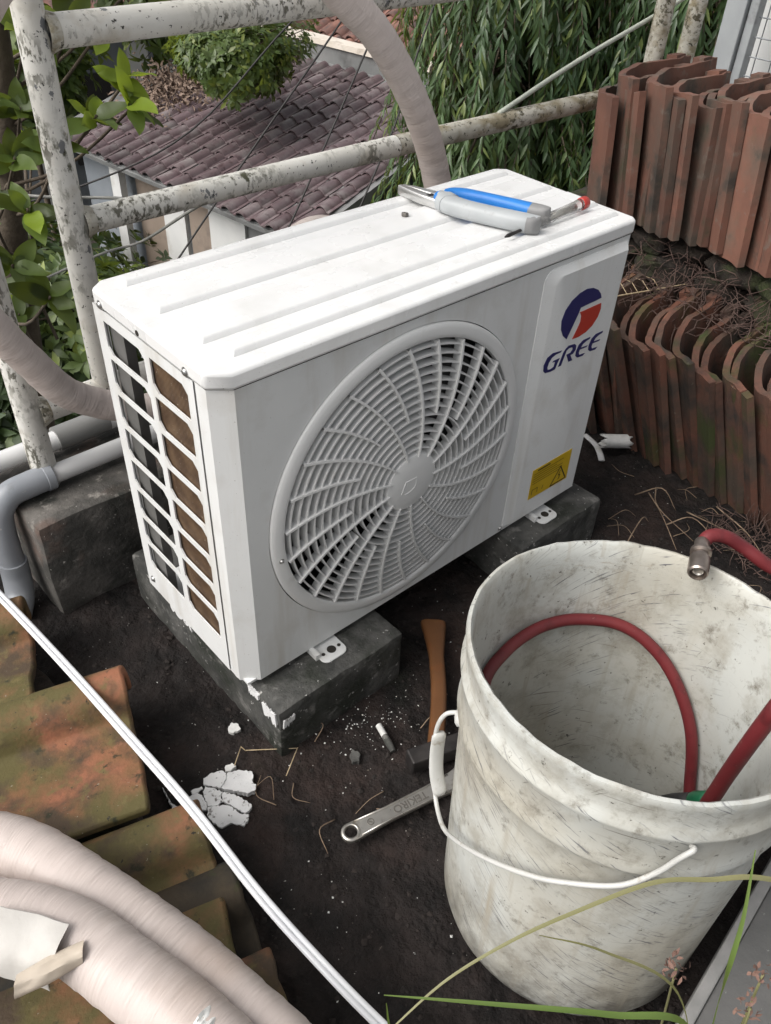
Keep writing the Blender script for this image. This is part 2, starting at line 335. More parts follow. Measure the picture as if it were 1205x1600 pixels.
M['yard'] = pmat('dark_yard_earth', (.018,.016,.012), (.045,.036,.026), 1.6, .95, bump=.6, bscale=12, bdist=.05, spots=[((.025,.045,.014), 1.2, .5, .65, 8), ((.08,.06,.05), 3, .62, .75, 8)])  # dark earth with random greenish and paler brown patches
M['framegrey'] = pmat('grey_painted_steel_frame', (.25,.265,.275), (.31,.325,.335), 8, .5, spots=[((.16,.16,.16), 15, .6, .75, 7)])
M['wire'] = pmat('dark_mesh_wire', (.10,.11,.12), (.15,.16,.17), 20, .45, metal=.5)
M['blackcable'] = pmat('black_overhead_cable', (.020,.018,.018), (.03,.027,.026), 20, .6)
M['greycable'] = pmat('grey_overhead_cable', (.22,.22,.21), (.30,.30,.28), 20, .6)
M['rope'] = pmat('pale_stay_cable', (.33,.36,.31), (.42,.44,.38), 30, .6)
M['bark'] = pmat('tree_bark', (.06,.045,.032), (.12,.095,.07), 12, .9, bump=.7, bscale=60, bdist=.006)
M['twig'] = pmat('dry_twig', (.16,.11,.075), (.30,.22,.15), 40, .85)
M['straw'] = pmat('dry_straw', (.36,.27,.16), (.46,.37,.24), 40, .8)
M['root'] = pmat('dead_rootlets', (.075,.045,.038), (.13,.085,.07), 30, .9)
M['leafmast'] = leafmat('drooping_mast_tree_leaf', (.052,.098,.046), (.105,.165,.072), (.19,.24,.08), .36, .34, 1.2)
M['leafyel'] = leafmat('yellow_green_leaf', (.15,.18,.03), (.24,.24,.035), (.30,.26,.03), .45, .4, 2)
M['leafbush'] = leafmat('bush_leaf', (.060,.098,.034), (.115,.165,.048), (.26,.31,.07), .42, .34, 2.2)
M['leafbig'] = leafmat('large_glossy_leaf', (.070,.110,.026), (.125,.175,.036), (.22,.27,.05), .45, .42, 9, .4)
M['leaflight'] = leafmat('young_leaf', (.20,.29,.03), (.27,.35,.04), (.24,.32,.04), .45, .5, 9, .2)
M['leafdark'] = leafmat('undergrowth_leaf', (.026,.048,.018), (.05,.085,.028), (.13,.17,.045), .5, .25, 2)
M['leaffern'] = leafmat('fern_leaf', (.10,.13,.05), (.16,.19,.08), (.2,.22,.1), .5, .35, 6)
M['deadleaf'] = pmat('dead_leaves', (.13,.085,.06), (.26,.19,.15), 20, .85, spots=[((.38,.32,.28), 30, .6, .7, 4)])
M['grass'] = leafmat('grass_blade', (.27,.26,.12), (.34,.32,.17), (.36,.33,.18), .45, .4, 5, .15)
M['grassgreen'] = leafmat('green_grass_blade', (.10,.17,.04), (.15,.22,.06), (.18,.25,.07), .45, .4, 5, .15)
M['seed'] = pmat('reddish_seed_head', (.13,.07,.055), (.22,.13,.10), 60, .8)
M['plank'] = pmat('grey_fibre_board', (.085,.085,.083), (.12,.118,.115), 12, .7, bump=.4, bscale=140, spots=[((.11,.11,.105), 9, .5, .7, 8), ((.30,.30,.29), 80, .66, .72, 4)])
M['plankedge'] = pmat('pale_board_edge', (.18,.18,.175), (.25,.245,.24), 30, .7, bump=.3, bscale=140)
M['bluewire'] = pmat('light_blue_wire', (.12,.28,.50), (.16,.33,.56), 20, .4)
M['chip'] = pmat('white_plaster_chip', (.60,.60,.58), (.72,.72,.70), 60, .7, bump=.3, bscale=200)
M['stone'] = pmat('earthy_rubble', (.014,.011,.009), (.045,.034,.026), 30, .95, bump=1.0, bscale=90, bdist=.008, spots=[((.035,.045,.014), 9, .52, .64, 9), ((.085,.045,.032), 14, .60, .70, 8)])

# ================================================================== SETTING
def gz(x, y):
    p = Vector((x*3.1, y*3.1, 0.3))
    h = noise.fractal(p, .9, 2.1, 5) * .009 + noise.noise(p*5.3) * .0035 + (.5-abs(noise.noise(p*8+Vector((noise.noise(p*4),0,0))))) * .012 + (.5-abs(noise.noise(p*19+Vector((3,0,0))))) * .006
    return h - .013
mb = MB(); X0, X1, Y0, Y1 = -1.6, 1.9, -1.5, .64; st = .0085
nx = int((X1-X0)/st); ny = int((Y1-Y0)/st)
for j in range(ny+1):
    for i in range(nx+1):
        x = X0 + (X1-X0)*i/nx; y = Y0 + (Y1-Y0)*j/ny
        mb.v.append((x, y, gz(x, y)))
mb.f = [(j*(nx+1)+i, j*(nx+1)+i+1, (j+1)*(nx+1)+i+1, (j+1)*(nx+1)+i) for j in range(ny) for i in range(nx)]; mb.mi = [0]*len(mb.f)
struct(mb.build('terrace_soil', M['soil'], smooth=True, fix=False))
# house below the terrace: its wall drops to the yard
struct(MB().box(-6, 3.2, -6, .645, -4.6, -.04).build('terrace_slab', M['greycem']))
# yard far below
mb = MB(); g = 60
for j in range(g+1):
    for i in range(g+1):
        x = -60 + 160*i/g; y = -20 + 160*j/g
        mb.v.append((x, y, -4.55 + .25*noise.noise(Vector((x*.4, y*.4, 0)))))
mb.f = [(j*(g+1)+i, j*(g+1)+i+1, (j+1)*(g+1)+i+1, (j+1)*(g+1)+i) for j in range(g) for i in range(g)]; mb.mi = [0]*len(mb.f)
struct(mb.build('yard_ground', M['yard'], smooth=True, fix=False))

def rough_box(mb, x0, x1, y0, y1, z0, z1, amp=.003, st=.02, seed=0, ch=.008):
    """block with slightly uneven faces and worn edges"""
    bm = bmesh.new(); bmesh.ops.create_cube(bm, size=1)
    dx, dy, dz = x1-x0, y1-y0, z1-z0
    for v in bm.verts: v.co = Vector((x0+(v.co.x+.5)*dx, y0+(v.co.y+.5)*dy, z0+(v.co.z+.5)*dz))
    bmesh.ops.bevel(bm, geom=bm.edges[:], offset=ch, segments=2, affect='EDGES', profile=.6)
    for ax, l, a0, a1 in ((0, dx, x0, x1), (1, dy, y0, y1), (2, dz, z0, z1)):
        n = max(1, int(l/st))
        for k in range(1, n):
            no = Vector((0,0,0)); no[ax] = 1; co = Vector((0,0,0)); co[ax] = a0 + (a1-a0)*k/n
            bmesh.ops.bisect_plane(bm, geom=bm.verts[:]+bm.edges[:]+bm.faces[:], plane_co=co, plane_no=no)
    for v in bm.verts:
        p = v.co*9 + Vector((seed*7.3, seed*3.1, 0))
        v.co += Vector((noise.noise(p), noise.noise(p+Vector((31,0,0))), noise.noise(p+Vector((0,57,0))))) * amp
        p = v.co*34
        v.co += Vector((noise.noise(p), noise.noise(p+Vector((31,0,0))), noise.noise(p+Vector((0,57,0))))) * amp*.45
    bm.verts.index_update(); mb.add([v.co for v in bm.verts], [[v.index for v in f.verts] for f in bm.faces]); bm.free()
    return mb

# kerb wall along the terrace edge
k = rough_box(MB(), -.118, 3.1, .421, .66, -.03, .198, .004, .035, 3, .012).build('concrete_kerb', M['kerb'], smooth=35)
tag(k, 'low weathered concrete kerb with brown stains under the peeling railing', 'kerb')
# support blocks
for (x0, x1, y0, y1, sd_, lab) in ((.012, .262, -.062, .385, 1, 'dark concrete support block with white plaster smears under the near end of the unit'),
                                   (.56, .80, -.055, .36, 2, 'dark concrete support block under the logo end of the unit')):
    r = thing('support_block', lab, 'concrete block', ((x0+x1)/2, (y0+y1)/2, 0), 'concrete blocks under the unit')
    rough_box(MB(), x0, x1, y0, y1, -.02, .0995, .0035, .02, sd_, .010).build('block', M['concrete'], r, smooth=35)
    if sd_ == 1:
        random.seed(4)
        for side, u0, u1, v0, v1 in (('x', -.056, -.020, .062, .094), ('x', -.012, .016, .076, .097), ('x', .04, .10, .084, .098), ('x', .18, .25, .070, .094), ('y', .018, .040, .060, .082)):
            poly = []; k_ = 16
            for i in range(k_): poly.append((u0+(u1-u0)*i/k_, v0 + U(0,.5)*(v1-v0)))
            for i in range(k_): poly.append((u1-(u1-u0)*i/k_, v1 - U(0,.18)*(v1-v0)))
            if side == 'y': MB().prism(poly, lambda u, v: (u, -.060, v), lambda u, v: (u, -.0640, v)).build('plaster_smear', M['plaster'], r)
            else: MB().prism(poly, lambda u, v: (.0140, u, v), lambda u, v: (.0098, u, v)).build('plaster_smear', M['plaster'], r)

# ================================================================== AIR CONDITIONER
B = .11; W_, D_, S_, H_ = .7695, .2874, .5142, .54
C1, C2 = .0246, .0195
FC = Vector((.2985, 0, .3667)); RH = .2432
ac = thing('air_conditioner_unit', 'white outdoor air conditioner unit with round fan grille and blue and red logo', 'air conditioner', (.38, .14, .10))
def outline(x0, x1, y0, y1, cfl=(C1, C2), cbl=(.018,.014), cbr=(.02,.014), cfr=(.008,.010)):
    return [(x0+cfl[0], y0), (x1-cfr[0], y0), (x1, y0+cfr[1]), (x1, y1-cbr[1]), (x1-cbr[0], y1), (x0+cbl[0], y1), (x0, y1-cbl[1]), (x0, y0+cfl[1])]
# front panel with the round opening
mb = MB(); z0, z1 = B+.002, B+S_-.001; xa, xb = C1, W_-.008
ang = sorted(set([2*math.pi*i/96 for i in range(96)] + [math.atan2(z-FC.z, x-FC.x) % (2*math.pi) for x in (xa, xb) for z in (z0, z1)]))
inn, out, dep = [], [], []
for a in ang:
    c, s = math.cos(a), math.sin(a)
    t = min([((xb if c > 0 else xa)-FC.x)/c if abs(c) > 1e-9 else 1e9, ((z1 if s > 0 else z0)-FC.z)/s if abs(s) > 1e-9 else 1e9])
    inn.append((FC.x+RH*c, 0, FC.z+RH*s)); out.append((FC.x+t*c, 0, FC.z+t*s)); dep.append((FC.x+RH*c, .016, FC.z+RH*s))
n = len(ang)
mb.add(inn+out+dep, [(i, (i+1) % n, n+(i+1) % n, n+i) for i in range(n)] + [(i, 2*n+i, 2*n+(i+1) % n, (i+1) % n) for i in range(n)])
def strip(mb, pl, z0, z1):
    vs_ = [(x, y, z0) for x, y in pl] + [(x, y, z1) for x, y in pl]; m = len(pl)
    mb.add(vs_, [(i, i+1, m+i+1, m+i) for i in range(m-1)])
strip(mb, [(0, .0425), (0, C2), (C1, 0)], z0, z1)
strip(mb, [(W_-.008, 0), (W_-.002, .003), (W_, .010), (W_, .016)], z0, z1)
mb.add([(C1,0,z0),(W_,0,z0),(W_,.02,z0),(0,.02,z0)], [(0,1,2,3)])
mb.build('front_panel', M['paint'], ac, fix=False)
# raised service cover on the right
mb = MB(); px0, px1, pz0, pz1 = .558, .7575, B+.012, B+.506
def rr_out(ins, r):
    a, b, c, d = px0+ins*1.0, px1-ins*.25, pz0+ins*.2, pz1-ins*.55
    pts = [(a, c), (b, c), (b, d)]
    for i in range(7):
        q = math.pi/2 + math.pi/2*i/6; pts.append((a+r+r*math.cos(q), d-r+r*math.sin(q)))
    return pts
lay = [(0, .020, .004), (.0012, .020, -.0012), (.0195, .016, -.0078), (.0225, .016, -.009)]
vs_ = []; 
for ins, r_, y in lay: vs_ += [(x, y, z) for x, z in rr_out(ins, r_)]
m = 10
fs = [(l*m+i, l*m+(i+1) % m, (l+1)*m+(i+1) % m, (l+1)*m+i) for l in range(3) for i in range(m)] + [tuple(range(3*m, 4*m))]
cover = MB().add(vs_, fs).build('service_cover', M['paint'], ac, smooth=25)
# printed logo
def flat(name, poly, y0, y1, mat, par):
    mb = MB().prism(poly, lambda u, v: (u, y0, v), lambda u, v: (u, y1, v)); return mb.build(name, mat, par)
YL = -.0096
G_ = [(.6252,.4685),(.6015,.4718),(.5889,.4676),(.5831,.456),(.5848,.4451),(.5902,.4395),(.6047,.437),(.6157,.4375),(.619,.4474),(.6228,.4556),(.6077,.4558),(.6053,.4538),(.6126,.4526),(.611,.4436),(.6034,.442),(.596,.4436),(.5938,.4484),(.5957,.4565),(.6016,.4638),(.6109,.4663),(.6219,.4661)]
R_ = [(.6233,.4392),(.6299,.4625),(.6348,.4681),(.6415,.4716),(.6575,.4693),(.6622,.4652),(.6633,.4568),(.6577,.4513),(.6512,.451),(.6598,.4387),(.6499,.4392),(.6401,.4553),(.6502,.4557),(.6546,.4606),(.6526,.4652),(.643,.4664),(.6378,.4635),(.6305,.4388)]
E_ = [(.6986,.4684),(.6794,.4689),(.6696,.4634),(.6655,.4531),(.6662,.4439),(.6729,.4388),(.6872,.4372),(.6925,.4406),(.6772,.4423),(.674,.4471),(.675,.4527),(.6933,.4516),(.6958,.4537),(.6772,.4557),(.6808,.4611),(.6893,.4641),(.6975,.465)]
for nm, poly in (('logo_letter', G_), ('logo_letter', R_), ('logo_letter', E_), ('logo_letter', [(x+.0338, z) for x, z in E_])):
    flat(nm, poly, YL+.001, YL, M['blue'], cover)
flat('logo_arc', [(.6311,.4866),(.6195,.4962),(.611,.5101),(.6081,.5261),(.6133,.542),(.6252,.5544),(.6424,.5619),(.6595,.5643),(.6766,.5611),(.6913,.5535),(.7006,.5443),(.7048,.5362),(.6892,.5353),(.6667,.5352),(.6528,.5347),(.6497,.5254),(.6424,.5097)], YL+.001, YL, M['blue'], cover)
flat('logo_wedge', [(.6523,.5266),(.7078,.5263),(.7101,.515),(.7065,.502),(.6959,.4896),(.6813,.4828),(.6635,.4801),(.6468,.4813),(.6546,.4959),(.66,.5082),(.6589,.5183),(.6559,.5234)], YL+.001, YL, M['red'], cover)
lb = flat('warning_sticker', [(.6118,.1632),(.7232,.1605),(.7215,.2308),(.6112,.2312)], YL+.001, YL, M['yellow'], cover)
lb['label'] = 'yellow warning sticker with a black triangle'
mb = MB()
def bar(mb, a, b, t, y):
    a = Vector((a[0], 0, a[1])); b = Vector((b[0], 0, b[1])); d = (b-a).normalized(); p = Vector((-d.z, 0, d.x))*t/2
    mb.add([Vector((q.x, y, q.z)) for q in (a-p, b-p, b+p, a+p)], [(0,1,2,3)])
T = [(.6958,.2020), (.7182,.1650), (.6735,.1650)]
for i in range(3): bar(mb, T[i], T[(i+1) % 3], .0024, YL-.0004)
bar(mb, (.6975,.1925), (.6935,.1820), .0018, YL-.0004); bar(mb, (.6935,.1820), (.6990,.1815), .0018, YL-.0004); bar(mb, (.6990,.1815), (.6950,.1715), .0018, YL-.0004)
bar(mb, (.625,.2255), (.660,.2253), .0028, YL-.0004)
for i in range(5):
    z = .2195 - i*.0055; bar(mb, (.616,z), (U(.68,.70),z), .0011, YL-.0004)
bar(mb, (.619,.183), (.634,.183), .0012, YL-.0004); bar(mb, (.619,.172), (.619,.183), .0012, YL-.0004); bar(mb, (.634,.172), (.634,.183), .0012, YL-.0004)
bar(mb, (.648,.172), (.650,.181), .0012, YL-.0004)
mb.build('sticker_print', M['ink'], cover)
# bezel ring, grille rings, spokes, hub
AX = Vector((0,-1,0))
gr = MB().lathe([(.2418,-.006),(.2418,.0022),(.2405,.0038),(.2350,.0055),(.2270,.0062),(.2225,.0058),(.2205,.0040),(.2205,-.006)], 96, FC, AX, closed=True).build('fan_grille', M['plastic'], ac, smooth=40)
def dome(r): return .0060 + .0120*(1-(r/.22)**2)
NR = 13
for i in range(NR):
    r = .0575 + (.2125-.0575)*i/(NR-1)
    y1_ = dome(r)-.001; y0_ = y1_-.0145
    MB().lathe([(r+.0012,y0_),(r+.0012,y1_),(r-.0012,y1_),(r-.0012,y0_)], 84, FC, AX, closed=True).build('grille_ring', M['plastic'], gr, smooth=40)
def spoke(a_rim, r0, wd=.0030):
    mb = MB(); n = 14; L, Rr = [], []
    for i in range(n+1):
        r = r0 + (.2195-r0)*i/n
        th = a_rim - R(16)*(1-max(0,(r-.045)/.175)**1.15)
        dth = R(16)*1.15/.175*((r-.045)/.175)**.15 if r > .046 else 0
        p = Vector((math.cos(th), 0, math.sin(th)))*r; t = Vector((math.cos(th)-r*dth*math.sin(th), 0, math.sin(th)+r*dth*math.cos(th))).normalized()
        q = Vector((-t.z, 0, t.x))*wd*(.42 + .18*i/n); yf = -dome(r)-.0015
        L.append(FC+p-q+Vector((0,yf,0))); Rr.append(FC+p+q+Vector((0,yf,0)))
    m = n+1; back = [v+Vector((0,.016,0)) for v in L], [v+Vector((0,.016,0)) for v in Rr]
    mb.add(L+Rr+back[0]+back[1], [(i, i+1, m+i+1, m+i) for i in range(n)] + [(i, 2*m+i, 2*m+i+1, i+1) for i in range(n)] + [(m+i, m+i+1, 3*m+i+1, 3*m+i) for i in range(n)] + [(0, m, 3*m, 2*m)])
    return mb.build('grille_spoke', M['plastic'], gr)
for i in range(13):
    a = R(93.4) + 2*math.pi*i/13
    spoke(a, .044); spoke(a+math.pi/13, .112)
hub = MB().lathe([(0,.0200),(.020,.0198),(.040,.0185),(.0475,.0165),(.0490,.0130),(.0490,-.002),(0,-.002)], 48, FC, AX).build('hub_cap', M['plastic'], gr, smooth=35)
mb = MB()
mb.tube([(.2760,-.0195,.3560),(.2835,-.0200,.3755),(.3055,-.0195,.3750)], .0009, 6)
mb.tube(crom([(.3055,-.0193,.3745),(.3035,-.0197,.3600),(.2930,-.0197,.3535),(.2830,-.0197,.3525)], 5), .0009, 6)
mb.build('hub_emblem', M['plastic'], hub)
# fan and shroud inside
mb = MB(); mb.lathe([(.2432,-.012),(.215,-.06),(.213,-.14),(0,-.15)], 48, FC, AX); mb.build('fan_shroud', M['dark'], ac, smooth=40, fix=False)
fan = thing_fan = MB().lathe([(0,-.03),(.05,-.032),(.058,-.04),(.058,-.09)], 32, FC, AX).build('fan', M['fan'], ac, smooth=40)
for i in range(3):
    a0 = R(20+120*i); mb = MB(); vs_ = []; na, nr = 8, 6
    for a in range(na+1):
        for r in range(nr+1):
            rad = .055+.145*r/nr; q = a0 + R(78)*(a/na) + .25*r/nr
            vs_.append((FC.x+rad*math.cos(q), .035+.055*a/na, FC.z+rad*math.sin(q)))
    mb.add(vs_, [(a*(nr+1)+r, a*(nr+1)+r+1, (a+1)*(nr+1)+r+1, (a+1)*(nr+1)+r) for a in range(na) for r in range(nr)])
    mb.build('fan_blade', M['fan'], fan, smooth=True)
# lid with pressed ribs
def pad(mb, x0, x1, y0, y1, z, h, sl):
    vs_ = [(x0,y0,z-.002),(x1,y0,z-.002),(x1,y1,z-.002),(x0,y1,z-.002),(x0,y0,z),(x1,y0,z),(x1,y1,z),(x0,y1,z),
           (x0+sl,y0+sl,z+h),(x1-sl,y0+sl,z+h),(x1-sl,y1-sl,z+h),(x0+sl,y1-sl,z+h)]
    mb.add(vs_, [(0,1,5,4),(1,2,6,5),(2,3,7,6),(3,0,4,7),(4,5,9,8),(5,6,10,9),(6,7,11,10),(7,4,8,11),(8,9,10,11)])
ol = outline(-.003, W_+.003, -.003, D_+.002)
ztop = B+H_-.003
lid = MB().prism(ol, lambda x, y: (x, y, B+S_), lambda x, y: (x, y, ztop)).build('lid', M['lid'], ac, smooth=50, bevel=.0045, seg=3)
for (ya, yb, xa_, xb_) in ((.0235,.058,.040,.757), (.0685,.136,.028,.764), (.161,.226,.026,.761), (.250,.277,.030,.751)):
    mb = MB(); pad(mb, xa_, xb_, ya, yb, ztop-.0003, .0062, .0060); mb.build('pressed_rib', M['lid'], lid, bevel=.002, seg=2)
# side grille plate
mb = MB(); SB = -.0012
ya, yb, za, zb = .0445, D_-.002, B+.002, B+S_-.001
cols = ((.060, .146), (.1605, .2615)); rows = [(B+.4965-.0555*i-.0465, B+.4965-.0555*i) for i in range(8)]
def cell(mb, y0, y1, z0, z1, slot):
    """frame around one slot: outer rectangle with an inner hexagonal hole"""
    a, b, c, d = slot; ch = .011
    hole = [(a, c), (b-ch, c), (b, c+ch*.9), (b, d), (a+ch, d), (a, d-ch*.9)]
    rect = [(y0, z0), (y1, z0), (y1, z0+(c-z0)+ch*.9), (y1, z1), (y0, z1), (y0, d-ch*.9)]
    for (x_, s_) in ((SB, 0), (SB+.0022, 1)):
        vs_ = [(x_, y, z) for y, z in rect] + [(x_, y, z) for y, z in hole]
        mb.add(vs_, [(i, (i+1) % 6, 6+(i+1) % 6, 6+i) for i in range(6)])
    vs_ = [(SB, y, z) for y, z in hole] + [(SB+.0022, y, z) for y, z in hole]
    mb.add(vs_, [(i, (i+1) % 6, 6+(i+1) % 6, 6+i) for i in range(6)])
ymid = .1533
for (c0, c1_), (o0, o1) in zip(cols, ((ya, ymid), (ymid, yb))):
    for i, (r0, r1) in enumerate(rows):
        zl = za if i == 7 else r0-.0045; zh = zb if i == 0 else r1+.0045
        cell(mb, o0, o1, zl, zh, (c0, c1_, r0, r1))
mb.build('side_grille', M['paint'], ac, fix=False)
# inside the side: fins, grey corner plates, rear and right panels, base pan
MB().box(.0030, .030, .030, .1585, B+.006, B+.51).build('condenser_coil', M['fins'], ac)
MB().box(.006, .020, .226, .262, B+.006, B+.51).build('corner_plate', M['greypart'], ac)
MB().box(.0035, .0045, .262, .2845, B+.004, B+.512).build('corner_plate', M['paint'], ac)
MB().box(.115, .118, .045, .27, B+.012, B+.51).build('inner_partition', M['dark'], ac)
MB().box(.118, W_-.004, D_-.004, D_, B+.004, B+.512).build('rear_panel', M['dark'], ac)
MB().box(W_-.0035, W_-.0005, .0165, D_, B+.004, B+.512).build('right_panel', M['paint'], ac)
MB().box(.004, W_-.004, .004, D_-.003, B+.001, B+.006).build('base_pan', M['paint'], ac)
# mounting feet, screws
for fx, w2 in ((.1455, .024), (.6655, .024)):
    for fy, sg in ((0, -1), (D_, 1)):
        poly = []
        for i in range(7): q = math.pi + math.pi/2*i/6; poly.append((-w2+.012+.012*math.cos(q), -.034+.012+.012*math.sin(q)))
        for i in range(7): q = 1.5*math.pi + math.pi/2*i/6; poly.append((w2-.012+.012*math.cos(q), -.034+.012+.012*math.sin(q)))
        poly += [(w2, .03), (-w2, .03)]
        f_ = MB().prism(poly, lambda u, v: (fx+u, fy-sg*v if sg > 0 else fy+v, .1005), lambda u, v: (fx+u, fy-sg*v if sg > 0 else fy+v, .1035)).build('mounting_foot', M['paint'], ac, bevel=.0008)
        if sg < 0:
            MB().lathe([(0,.1042),(.0075,.1042),(.0075,.1036),(0,.1036)], 20, (fx+.002, -.016, 0)).build('bolt_hole', M['ink'], f_)
            for dx in (-.0145, .0165): MB().lathe([(0,.1042),(.003,.1042),(.003,.1036),(0,.1036)], 14, (fx+dx, -.0165, 0)).build('bolt_hole', M['ink'], f_)
            MB().box(fx-w2-.006, fx-w2+.002, -.018, .02, .101, .112).build('foot_flange', M['paint'], ac)
def screw(p, ax, r=.0048):
    s = MB().lathe([(0,.0032),(r*.55,.003),(r*.9,.0018),(r,.0003),(r*1.35,.0002),(r*1.35,-.002)], 16, p, ax).build('screw', M['screw'], ac, smooth=50)
    return s
for y, z in ((.258, B+.520), (.0555, B+.520), (.268, B+.024)): screw((-.0032 if z > .3 else -.0014, y, z), (-1,0,0))
screw((.555, -.0002, B+.010), AX, .0035); screw((FC.x-.228, -.0060, FC.z-.03), AX, .003)
MB().lathe([(0,.0006),(.0038,.0006),(.0038,-.001)], 14, (-.0032, .163, B+.522), (-1,0,0)).build('screw_hole', M['ink'], ac)

# ================================================================== RAILING, PIPES
YR = .53
rl = thing('railing', 'peeling white steel pipe railing with lichen along the terrace edge', 'railing', (.8, YR, .2))
MB().tube([(.090,YR,.345),(.090,YR,1.5)], .0208, 20).build('post', M['rail'], rl, smooth=40)
p2 = MB().tube([(-.048,YR,.19),(-.048,YR,.9)], .0215, 20).build('post', M['rail'], rl, smooth=40)
MB().tube([(1.565,YR,.19),(1.565,YR,1.5)], .0215, 20).build('post', M['mossrail'], rl, smooth=40)
MB().tube([(1.705,YR,.19),(1.705,YR,1.5)], .0215, 20).build('post', M['mossrail'], rl, smooth=40)
MB().tube([(.108,YR,.624),(.74,YR,.6245)], .0195, 20).build('rail', M['rail'], rl, smooth=40)
MB().tube([(.741,YR,.6245),(1.545,YR,.618)], .0195, 20).build('rail', M['mossrail'], rl, smooth=40)
MB().tube([(.108,YR,.876),(1.545,YR,.873)], .0215, 20).build('rail', M['rail'], rl, smooth=40)
MB().tube([(-.03,YR,.338),(1.545,YR,.35)], .021, 20).build('rail', M['rail'], rl, smooth=40)
for p, r0, ax in (((.110,YR,.624), .0195, (1,0,0)), ((.110,YR,.876), .0215, (1,0,0)), ((-.028,YR,.338), .021, (1,0,0))):
    MB().lathe([(r0+.0005,.012),(r0+.003,.004),(r0+.0055,-.003),(r0+.004,-.006)], 20, p, ax).build('weld_bead', M['mossrail'], rl, smooth=True)

def wrap_tube(name, ctrl, r, label, parent=None, k=14, n=28, group=None, wob=.03, seed=0):
    pts = crom(ctrl, k); m = len(pts); L = [0]
    for i in range(1, m): L.append(L[-1] + (pts[i]-pts[i-1]).length)
    # resample evenly
    step = .006; tot = L[-1]; q = []; j = 0
    for i in range(int(tot/step)+1):
        s_ = i*step
        while j < m-2 and L[j+1] < s_: j += 1
        q.append(pts[j].lerp(pts[j+1], (s_-L[j])/max(1e-6, L[j+1]-L[j])))
    mb = MB(); m = len(q); vs_ = []; uvs = []
    t = [(q[min(i+1, m-1)]-q[max(i-1, 0)]).normalized() for i in range(m)]
    up = Vector((0,0,1)) if abs(t[0].z) < .9 else Vector((1,0,0)); a = t[0].cross(up).normalized()
    for i in range(m):
        a = (a-t[i]*a.dot(t[i])).normalized(); b = t[i].cross(a)
        for kk in range(n+1):
            th = 2*math.pi*kk/n
            sp = ((i*step/.030 + kk/n) % 1.0)
            rr_ = r*(1 + wob*noise.noise(Vector((i*step*14+seed*9, math.cos(th)*1.1, math.sin(th)*1.1))) + .034*(sp-.5) + .012*noise.noise(Vector((i*step*90+seed, math.cos(th)*2, math.sin(th)*2))))
            vs_.append(q[i] + (a*math.cos(th)+b*math.sin(th))*rr_); uvs.append((i*step, kk/n))
    mb.add(vs_, [(i*(n+1)+kk, i*(n+1)+kk+1, (i+1)*(n+1)+kk+1, (i+1)*(n+1)+kk) for i in range(m-1) for kk in range(n)])
    me = mb.mesh(name, M['wrap'], True, False); uvl = me.uv_layers.new(name='UVMap')
    for lp in me.loops: uvl.data[lp.index].uv = uvs[lp.vertex_index]
    o = link(name, me, parent)
    if parent is None: tag(o, label, 'pipe', group)
    return o
GP = 'beige tape wrapped refrigerant pipes'
wrap_tube('wrapped_pipe', [(.16,.36,1.16),(.05,.39,1.0),(.002,.41,.945),(-.06,.42,.87),(-.125,.42,.78),(-.135,.42,.66),(-.085,.42,.548),(-.055,.42,.49),(-.022,.42,.432),(.021,.418,.394),(.06,.412,.373),(.12,.40,.358),(.25,.385,.40),(.36,.39,.53),(.43,.40,.572),(.50,.40,.54),(.56,.39,.38)],
          .0238, 'beige wrapped pipe bending down past the left railing posts into the back of the unit', group=GP, seed=1)
wrap_tube('wrapped_pipe', [(.30,.47,1.10),(.42,.46,1.00),(.547,.445,.892),(.607,.44,.841),(.672,.44,.765),(.725,.44,.682),(.768,.44,.584),(.79,.43,.45),(.79,.40,.30),(.77,.34,.23)],
          .0265, 'beige wrapped pipe arching in front of the mid rail behind the pliers', group=GP, seed=2)
# PVC drain pipes
d1 = thing('drain_pipe', 'white plastic drain pipe with blue grey elbow dropping beside the kerb end', 'drain pipe', (-.13,.49,.2))
ZP = .222
MB().tube([(-.062,.513,ZP),(.9,.517,ZP)], .0165, 20).build('pipe', M['pvcw'], d1, smooth=40)
el = crom([(-.045,.513,ZP),(-.085,.512,ZP),(-.120,.511,ZP-.004),(-.143,.508,ZP-.028),(-.150,.506,ZP-.065),(-.151,.505,ZP-.10)], 8)
MB().tube(el, .0225, 24).build('elbow', M['pvcg'], d1, smooth=40)
MB().lathe([(.0226,0),(.0242,.001),(.0242,.014),(.0226,.015)], 24, (-.058,.513,ZP), (1,0,0)).build('collar', M['pvcg'], d1, smooth=40)
MB().tube([(-.151,.505,ZP-.095),(-.151,.503,.075)], .0215, 24).build('down_pipe', M['pvcg'], d1, smooth=40)
MB().tube(crom([(-.151,.503,.090),(-.153,.500,.055),(-.162,.485,.022),(-.185,.455,.006)], 6), .0245, 24).build('elbow', M['pvcg'], d1, smooth=40)
d2 = thing('drain_pipe', 'white plastic pipe with dull grey coupling sleeve running behind the left post', 'drain pipe', (0,.60,.2))
MB().tube([(-.9,.585,.226),(-.02,.598,.226),(.9,.607,.226)], .0175, 20).build('pipe', M['pvcw'], d2, smooth=40)
MB().tube([(.004,.600,.227),(.104,.603,.227)], .0225, 24).build('coupling', M['pvcgd'], d2, smooth=40)
d3 = thing('drain_pipe', 'dull grey plastic pipe seen through the side slots behind the unit', 'drain pipe', (.2,.45,.4))
MB().tube([(.135,.55,.412),(.9,.575,.42)], .021, 20).build('pipe', M['pvcgd'], d3, smooth=40)
# stay cable on the right
st_ = MB().tube(crom([(1.03,.53,.640),(1.30,.55,.705),(1.673,.56,.790),(2.3,.6,.93)], 6), .0052, 10).build('stay_cable', M['rope'], smooth=True)
tag(st_, 'pale stay cable rising from the mid rail past the right posts', 'cable')

